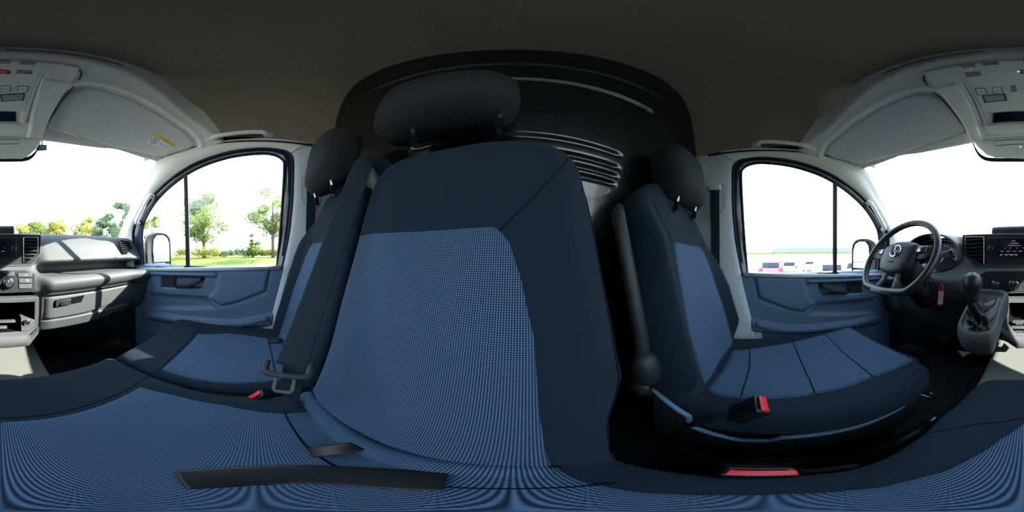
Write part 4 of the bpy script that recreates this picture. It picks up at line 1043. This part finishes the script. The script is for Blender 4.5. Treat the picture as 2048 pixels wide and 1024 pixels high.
# ---- seat belts
def belt_thing(label, group='seat belts'): return thing('seat_belt', label, 'seat belt', group=group)
mbelt = belt_thing('middle seat belt with steel tongue hanging down the backrest edge')
def ribbon(pts, wd, name, par, face, m=M_BELT, n=10, th=.0016):
    pp_ = catmull(pts, n)
    ups = []
    for i, p in enumerate(pp_): ups.append((Vector(face)-p).normalized())
    return MB().tube(pp_, .01, 12, flat=(wd, th), up=ups).make(name, m, par, sm=True)
ribbon([(.325, -.345, .15), (.322, -.335, .225), (.318, -.29, .256), (.312, -.235, .235), (.302, -.195, .14), (.287, -.144, .02), (.258, -.086, -.10), (.226, -.046, -.188)], .046, 'webbing', mbelt, (0, .1, .1))
ribbon([(.222, -.052, -.190), (.236, -.050, -.25), (.262, -.055, -.32), (.300, -.080, -.385), (.335, -.10, -.43)], .040, 'lap_webbing', mbelt, (0, .15, 0), M_BELT)
tc_ = Vector((.226, -.043, -.192)); fz = (Vector((0, .05, .0))-tc_).normalized(); sd = fz.cross(Vector((0, 0, 1))).normalized(); up_ = sd.cross(fz)
MB().tube(catmull([tc_+sd*.031+up_*.012+fz*.002, tc_+sd*.031-up_*.002+fz*.004, tc_+sd*.026-up_*.010+fz*.006, tc_-up_*.011+fz*.007, tc_-sd*.026-up_*.010+fz*.006, tc_-sd*.031-up_*.001+fz*.004, tc_-sd*.031+up_*.014+fz*.002], 5), .006, 12, flat=(.011, .009), up=fz).make('tongue_grip', M_DARK, mbelt, sm=True)
tq = [tc_+sd*a+up_*b+fz*.008 for a, b in ((.012, -.013), (.0115, -.036), (.009, -.040), (-.009, -.040), (-.0115, -.036), (-.012, -.013))]
MB().tube(tq+[], .003, 8, flat=(.0055, .002), up=fz, closed=True).make('tongue', M_DASH, mbelt)
for s, lab in ((1, 'outer passenger belt running down the pale pillar behind the passenger seat'), (-1, 'driver belt running down the pale pillar behind the driver seat')):
    bt = belt_thing(lab)
    ribbon([(s*.760, -.262, .37), (s*.758, -.262, .30), (s*.768, -.262, .10), (s*.778, -.262, -.15), (s*.79, -.25, -.50)], .046, 'webbing', bt, (0, -.2, 0))
    MB().box((s*.765, -.262, .385), (.03, .062, .035), .01).make('guide', M_PILLAR, bt)
    MB().tube([(s*.770, -.222, .40), (s*.773, -.220, .28), (s*.776, -.235, .24), (s*.778, -.30, .22), (s*.777, -.32, .26), (s*.770, -.32, .40)], .0014, 6, closed=True).make('guide_cover_seam', M_DASH, bt)
# flat black shape added for the camera stand's shadow remnant on the cushion
shd = thing('stand_shadow', 'flat black shape for the shadow remnant of the camera stand on the middle seat cushion', 'stand_shadow', (.07, -.02, -.375))
MB().tube(catmull([MC.front(a, b, .006) for a, b in ((.070, .035), (.086, .008), (.088, -.024), (.066, -.052), (.030, -.066))], 8), .01, 12, flat=(.046, .004), up=(0, 0, 1)).make('webbing', M_BLACK, shd, sm=True)  # the dark remnant drawn as a black sheet, not a real belt
# ---------------------------------------------------------------- outside
M_GRASS = mat('short grass', lin((112, 126, 58)), .9, bump=.6, scale=20, spec=.1, var=.4)
M_TARMAC = mat('tarmac', lin((76, 76, 78)), .9, bump=.3, scale=60, spec=.1, var=.12)
def leafmat(name, col):
    m = bpy.data.materials.new(name); m.use_nodes = True; nt = m.node_tree; b = nt.nodes['Principled BSDF']
    b.inputs['Base Color'].default_value = (*col, 1); b.inputs['Roughness'].default_value = .6; b.inputs['Specular IOR Level'].default_value = .2
    t = nt.nodes.new('ShaderNodeBsdfTranslucent'); t.inputs[0].default_value = (col[0]*1.3, col[1]*1.3, col[2]*.9, 1)
    mx = nt.nodes.new('ShaderNodeMixShader'); mx.inputs[0].default_value = .5; o = nt.nodes['Material Output']
    nt.links.new(b.outputs[0], mx.inputs[1]); nt.links.new(t.outputs[0], mx.inputs[2]); nt.links.new(mx.outputs[0], o.inputs[0]); return m
M_LG = leafmat('green leaves', lin((110, 126, 70))); M_LY = leafmat('yellow green leaves', lin((150, 150, 90))); M_LB = leafmat('blue green leaves', lin((100, 122, 100)))
M_BARK = mat('bark', lin((86, 72, 62)), .9, bump=.5, scale=30)
struct(MB().grid(lambda u, v: (-150+300*u, -150+300*v, GZ-.02*0), 4, 4).make('ground', M_TARMAC))
M_PAVE = mat('pale concrete paving', lin((198, 194, 182)), .9, bump=.2, scale=40, spec=.1, var=.06)
struct(MB().box((-54.3, 5, GZ+.0), (98, 150, .03)).make('ground', M_PAVE))
struct(MB().grid(lambda u, v: (-.86+1.72*u, 1.33+(.72-.35*abs(2*u-1)**3)*v, -.03-.10*v-.35*v**3-.05*abs(2*u-1)**4), 24, 16).make('trim_11', M_BLUE, sm=True))
def lawn(u, v):
    x = 14+80*u; y = -60+170*v
    return (x, y, GZ+.03+.9*smooth(14, 24, x)+.02*noise.noise(Vector((x*.3, y*.3, 0))))
tag(MB().grid(lawn, 50, 60).make('lawn', M_GRASS, sm=True), 'strip of short green grass seen through the passenger window', 'grass')['kind'] = 'stuff'
def pol(px, r):
    d = ray(px, 512); a = math.atan2(d.x, d.y); return math.sin(a)*r, math.cos(a)*r
def leaves(cents, count, size):
    vs = []; fs = []
    for k in range(count):
        c, r = random.choice(cents); th = random.uniform(0, 2*math.pi); z = random.uniform(-1, 1); rr = r*random.uniform(.35, 1)**.6
        q = math.sqrt(1-z*z); p = Vector(c)+Vector((math.cos(th)*q*rr, math.sin(th)*q*rr, z*rr*.75))
        a = Vector((random.gauss(0, 1), random.gauss(0, 1), random.gauss(0, 1))).normalized(); b = a.orthogonal().normalized(); c2 = a.cross(b)
        s_ = size*random.uniform(.6, 1.3); i = len(vs)
        vs += [p+b*s_, p+c2*s_*.6, p-b*s_, p-c2*s_*.6]; fs.append((i, i+1, i+2, i+3))
    return vs, fs
def tree(label, px, r, ztop, zlow, spread, m, count=4000, base=None, size=.16, group='trees beyond the grass', cat='tree', name='tree', dens=14, forks=6):
    x, y = pol(px, r); gz = base if base is not None else GZ+.9
    t = thing(name, label, cat, (x, y, gz), group)
    top = ztop; H_ = top-zlow; trunk = MB()
    trunk.tube([(x, y, gz-.1), (x+.1, y, gz+(zlow-gz)*.6), (x-.05, y+.1, zlow+H_*.35), (x, y, zlow+H_*.8)], [spread*.06+.05, spread*.05+.04, spread*.035+.02, .03], 10)
    cents = []
    for k in range(dens):
        a = random.uniform(0, 6.28); hz = random.random()
        rad = spread*(math.sin(math.pi*(.12+.80*hz))**.7)*random.uniform(.25, .85)
        c = (x+math.cos(a)*rad, y+math.sin(a)*rad, zlow+H_*(.05+.85*hz)); cents.append((c, spread*random.uniform(.22, .42)))
        if k < forks: trunk.tube([(x, y, zlow+H_*.1*hz+.1), ((x+c[0])/2, (y+c[1])/2, (zlow+c[2])/2+.2), c], [spread*.025+.015, spread*.015+.01, .012], 6)
    trunk.make('trunk', M_BARK, t, sm=True)
    vs, fs = leaves(cents, count, size); mesh('crown', vs, fs, m, t, False)
    return t
tree('broad leafy tree just behind the divider bar of the passenger window', 408, 26, 9.6, 1.6, 4.6, M_LG, 13000, size=.13, dens=26, forks=12)
tree('tall airy tree at the rear edge of the passenger window', 546, 24, 9.8, 2.0, 3.9, M_LG, 9000, size=.12, dens=22, forks=10)
tree('slim young tree with low bushy crown between the two larger trees', 505, 27, 3.2, -.6, 1.2, M_LG, 2500, size=.09, dens=10, forks=5)
tree('pale tree in front of the windscreen pillar, tallest of the windscreen row', 246, 46, 15.5, 1.0, 5.5, M_LB, 5000, base=GZ+.5, size=.3, dens=22)
tree('loose pale tree framed in the quarter window', 305, 40, 10, 1, 3.5, M_LG, 1200, size=.24, dens=10)
for lab, px, zt, sp, m, r in (('dark rounded tree left of the tallest pale tree over the dashboard', 215, 11.8, 6, M_LB, 58), ('yellow green tree over the middle of the glovebox side of the dashboard', 172, 13.2, 6.0, M_LY, 74),
                           ('bright yellow bushy tree over the dashboard', 118, 11.8, 6, M_LY, 56), ('low loose tree above the air vent beside the screen', 72, 10.6, 5.5, M_LG, 72), ('low yellow tree next to the hump on the dashboard', 46, 9.8, 4.2, M_LY, 56)):
    tree(lab, px, r, (zt+1.0)*r/55, 0.6, sp*r/58, m, 6500, base=GZ+.3, size=.38, dens=26)
def shrub(lab, px0, px1, r, h, m, name='shrub', n=14, count=1800):
    cents = []
    for k in range(n):
        x, y = pol(px0+(px1-px0)*(k+.5)/n, r+random.uniform(-.5, .5)); cents.append(((x, y, GZ+.9+h*random.uniform(.35, .75)), h*random.uniform(.4, .6)))
    c = cents[n//2][0]; t = thing(name, lab, 'shrub', (c[0], c[1], GZ+.9))
    vs, fs = leaves(cents, count, .12); mesh('foliage', vs, fs, m, t, False)
    tr = MB()
    tr.tube([(c[0], c[1], GZ+.8), (c[0]+.05, c[1], c[2])], .03, 6)
    tr.make('stems', M_BARK, t)
shrub('low dark hedge running behind the grass', 420, 560, 27, 1.5, M_LB, 'hedge', 30, 4200)
shrub('bright bushes around the trunk of the broad tree', 388, 436, 25, 1.9, M_LY, 'shrub', 9, 1800)
shrub('bush beside the slim young tree', 492, 520, 25.5, 2.2, M_LG, 'shrub', 6, 1300)
shrub('low bushes between the door mirror and the divider bar', 352, 378, 27, 1.7, M_LY, 'shrub', 6, 1000)
shrub('bush at the rear edge of the passenger window', 528, 560, 26, 1.5, M_LY, 'shrub', 6, 1000)

# ---- door mirrors
for s in (1, -1):
    mr = thing('door_mirror', 'tall dark door mirror outside the passenger window' if s > 0 else 'tall dark door mirror outside the driver window behind the wheel', 'mirror', (s*1.05, .70, 0), 'door mirrors')
    # housing outline in the plane facing the driver
    ctr = Vector((s*1.075, .70, .005)); nrm = Vector((-s*.36, -.93, .03)).normalized(); sdx = Vector((s*.93, -.36, 0)).normalized()
    def mp(a, b, c=0): return ctr+sdx*a+Vector((0, 0, b))+nrm*c
    out = [(-.125, -.16), (-.140, .02), (-.125, .11), (-.065, .150), (.02, .155), (.065, .135), (.088, .08), (.092, -.16), (.07, -.185), (-.09, -.185)]
    oc_ = [(p.x, p.y) for p in catmull([(a, b, 0) for a, b in out], 4, closed=True)]; n = len(oc_)
    rings = [[mp(a*k, b*k, l) for a, b in oc_] for k, l in ((.02, -.085), (.5, -.080), (.85, -.055), (1.0, -.02), (1.0, .006), (.965, .012), (.90, .010), (.88, -.002), (.02, -.002))]
    MB().add([p for r in rings for p in r], [(i*n+k, i*n+(k+1) % n, (i+1)*n+(k+1) % n, (i+1)*n+k) for i in range(len(rings)-1) for k in range(n)]).make('mirror_housing', M_DARK, mr, sm=True)
    g1 = [(a, b) for a, b in ((-.070, -.075), (-.076, .02), (-.070, .095), (-.04, .130), (.018, .134), (.056, .116), (.076, .07), (.079, -.075))]
    g2 = [(-.068, -.155), (-.070, -.092), (.079, -.092), (.077, -.155)]
    MB().prism([mp(a, b, .004) for a, b in g1], -nrm*.003).make('mirror_glass', M_MIRROR, mr)
    MB().prism([mp(a, b, .004) for a, b in g2], -nrm*.003).make('wide_angle_glass', M_MIRROR, mr)
    MB().tube([mp(-.06, -.15, -.02), (s*.98, .76, -.13), (s*.90, .78, -.14)], .02, 12, flat=(.06, .03), up=(0, 0, 1)).make('mirror_arm', M_DARK, mr, sm=True)

# ---- cars in the car park seen through the driver window
def car(name, label, px, r, yaw, L_, W_, H_, col, prof_, glassp, cat='car', tail=True):
    x, y = pol(px, r); t = thing(name, label, cat, (x, y, GZ)); M = Matrix.Translation((x, y, GZ)) @ Matrix.Rotation(yaw, 4, 'Z')
    pb = chaikin([(a*L_, b*H_) for a, b in prof_]+[(prof_[0][0]*L_, prof_[0][1]*H_)], 1)
    mb = MB(); rings = []
    for yy, k in ((-.5, .90), (-.46, .97), (-.3, 1), (.3, 1), (.46, .97), (.5, .90)):
        rings.append([Vector((a*(.985 if abs(yy) > .45 else 1), yy*W_*(1-.12*smooth(.55*H_, H_, b)), .3+(b-.3)*k if b > .3 else b)) for a, b in pb])
    n = len(pb); mb.add([p for q in rings for p in q], [(i*n+k, i*n+(k+1) % n, (i+1)*n+(k+1) % n, (i+1)*n+k) for i in range(5) for k in range(n)]+[tuple(range(n)), tuple(5*n+k for k in range(n))])
    mb.xf(M).make('body', mat(name+' paint', col, .3, spec=.5, coat=.5), t)
    for i, poly in enumerate(glassp):
        for sgn in (1, -1):
            MB().prism([Vector((a*L_, sgn*(W_*.5*(1-.12*smooth(.55, 1, b))+.0), b*H_)) for a, b in poly], (0, sgn*.012, 0)).xf(M).make('side_window', M_SCREEN, t)
    xr_ = prof_[-1][0]*L_
    MB().box((-L_*.5*.965, 0, H_*.74), (.05, W_*.66, H_*.22), .02, Euler((0, .22, 0))).xf(M).make('rear_window', M_SCREEN, t)
    for sx_ in (-.31, .31):
        for sgn in (1, -1):
            c = Vector((sx_*L_, sgn*(W_*.5-.10), .32)); MB().cyl(c-Vector((0, sgn*.1, 0)), c+Vector((0, sgn*.105, 0)), .32, n=28, bev=.03).xf(M).make('wheel', M_BLACK, t)
            MB().cyl(c+Vector((0, sgn*.10, 0)), c+Vector((0, sgn*.115, 0)), .20, n=20).xf(M).make('rim', M_STEEL, t)
    for sgn in (1, -1): MB().box((-L_*.495, sgn*W_*.40, H_*.56), (.06, W_*.15, H_*.13), .015).xf(M).make('tail_lamp', M_RED, t)
    MB().box((-L_*.5, 0, H_*.30), (.10, W_*.92, .10), .03).xf(M).make('bumper', M_DARK, t)
    return t
hatch = [(-.5, .18), (-.5, .50), (-.475, .62), (-.42, .93), (-.30, .99), (.0, 1.0), (.12, .96), (.27, .68), (.46, .58), (.5, .45), (.5, .18)]
hg = [[(-.40, .66), (-.36, .90), (-.12, .93), (-.12, .66)], [(-.10, .66), (-.10, .93), (.08, .91), (.2, .66)]]
suv = [(-.5, .20), (-.5, .55), (-.48, .80), (-.44, .97), (-.3, 1.0), (.05, 1.0), (.15, .97), (.28, .70), (.46, .62), (.5, .5), (.5, .20)]
sg = [[(-.44, .64), (-.42, .92), (-.16, .94), (-.16, .64)], [(-.14, .64), (-.14, .94), (.10, .93), (.22, .64)]]
def yawto(px, off=0):   # rear of the car towards the van
    d = ray(px, 512); return math.atan2(d.y, d.x)+off
WHT = lin((236, 238, 240))
car('car', 'tall dark red car seen from behind in the car park', 1541, 14.0, yawto(1541), 4.4, 1.85, 1.80, lin((104, 70, 80)), suv, sg)
car('car', 'white hatchback seen from behind beside the divider bar of the driver window', 1652, 11.5, yawto(1652, .18), 4.0, 1.75, 1.70, WHT, hatch, hg)
car('car', 'white car with dark rear number panel between the red car and the white hatchback', 1578, 19, yawto(1578), 4.2, 1.8, 1.75, WHT, hatch, hg)
car('car', 'white car partly hidden behind the white hatchback', 1618, 25, yawto(1618), 4.2, 1.8, 1.75, WHT, hatch, hg)
car('car', 'silver grey car standing sideways beyond the divider bar of the driver window', 1730, 13.5, yawto(1730, -1.25), 4.4, 1.8, 1.62, lin((140, 148, 152)), hatch, hg)
# low building with garage bays
bx, by = pol(1610, 58); th = yawto(1610)
BM = Matrix.Translation((bx, by, GZ)) @ Matrix.Rotation(th, 4, 'Z')
bl_ = thing('building', 'long low pale building with grey roof beyond the car park', 'building', (bx, by, GZ))
M_WALL = mat('cream wall', lin((150, 142, 116)), .9); M_ROOF = mat('grey roof sheet', lin((60, 70, 68)), .7)
MB().box((4, 0, 2.2), (8, 56, 4.4)).xf(BM).make('wall', M_WALL, bl_)
MB().prism([(-1.0, -30, 4.3), (-1.0, -30, 4.7), (5, -30, 6.3), (9, -30, 4.5)], (0, 42, 0)).xf(BM).make('roof', M_ROOF, bl_)
MB().box((3, 20, 4.5), (9, 17, .35)).xf(BM).make('flat_roof', M_WALL, bl_)
for k in range(7): MB().box((-.05, -24+k*7, 1.7), (.2, 4.6, 3.0)).xf(BM).make('garage_door', mat('garage door', lin((110, 104, 90)), .8) if k % 2 else M_DARK if k == 0 else M_WALL, bl_)
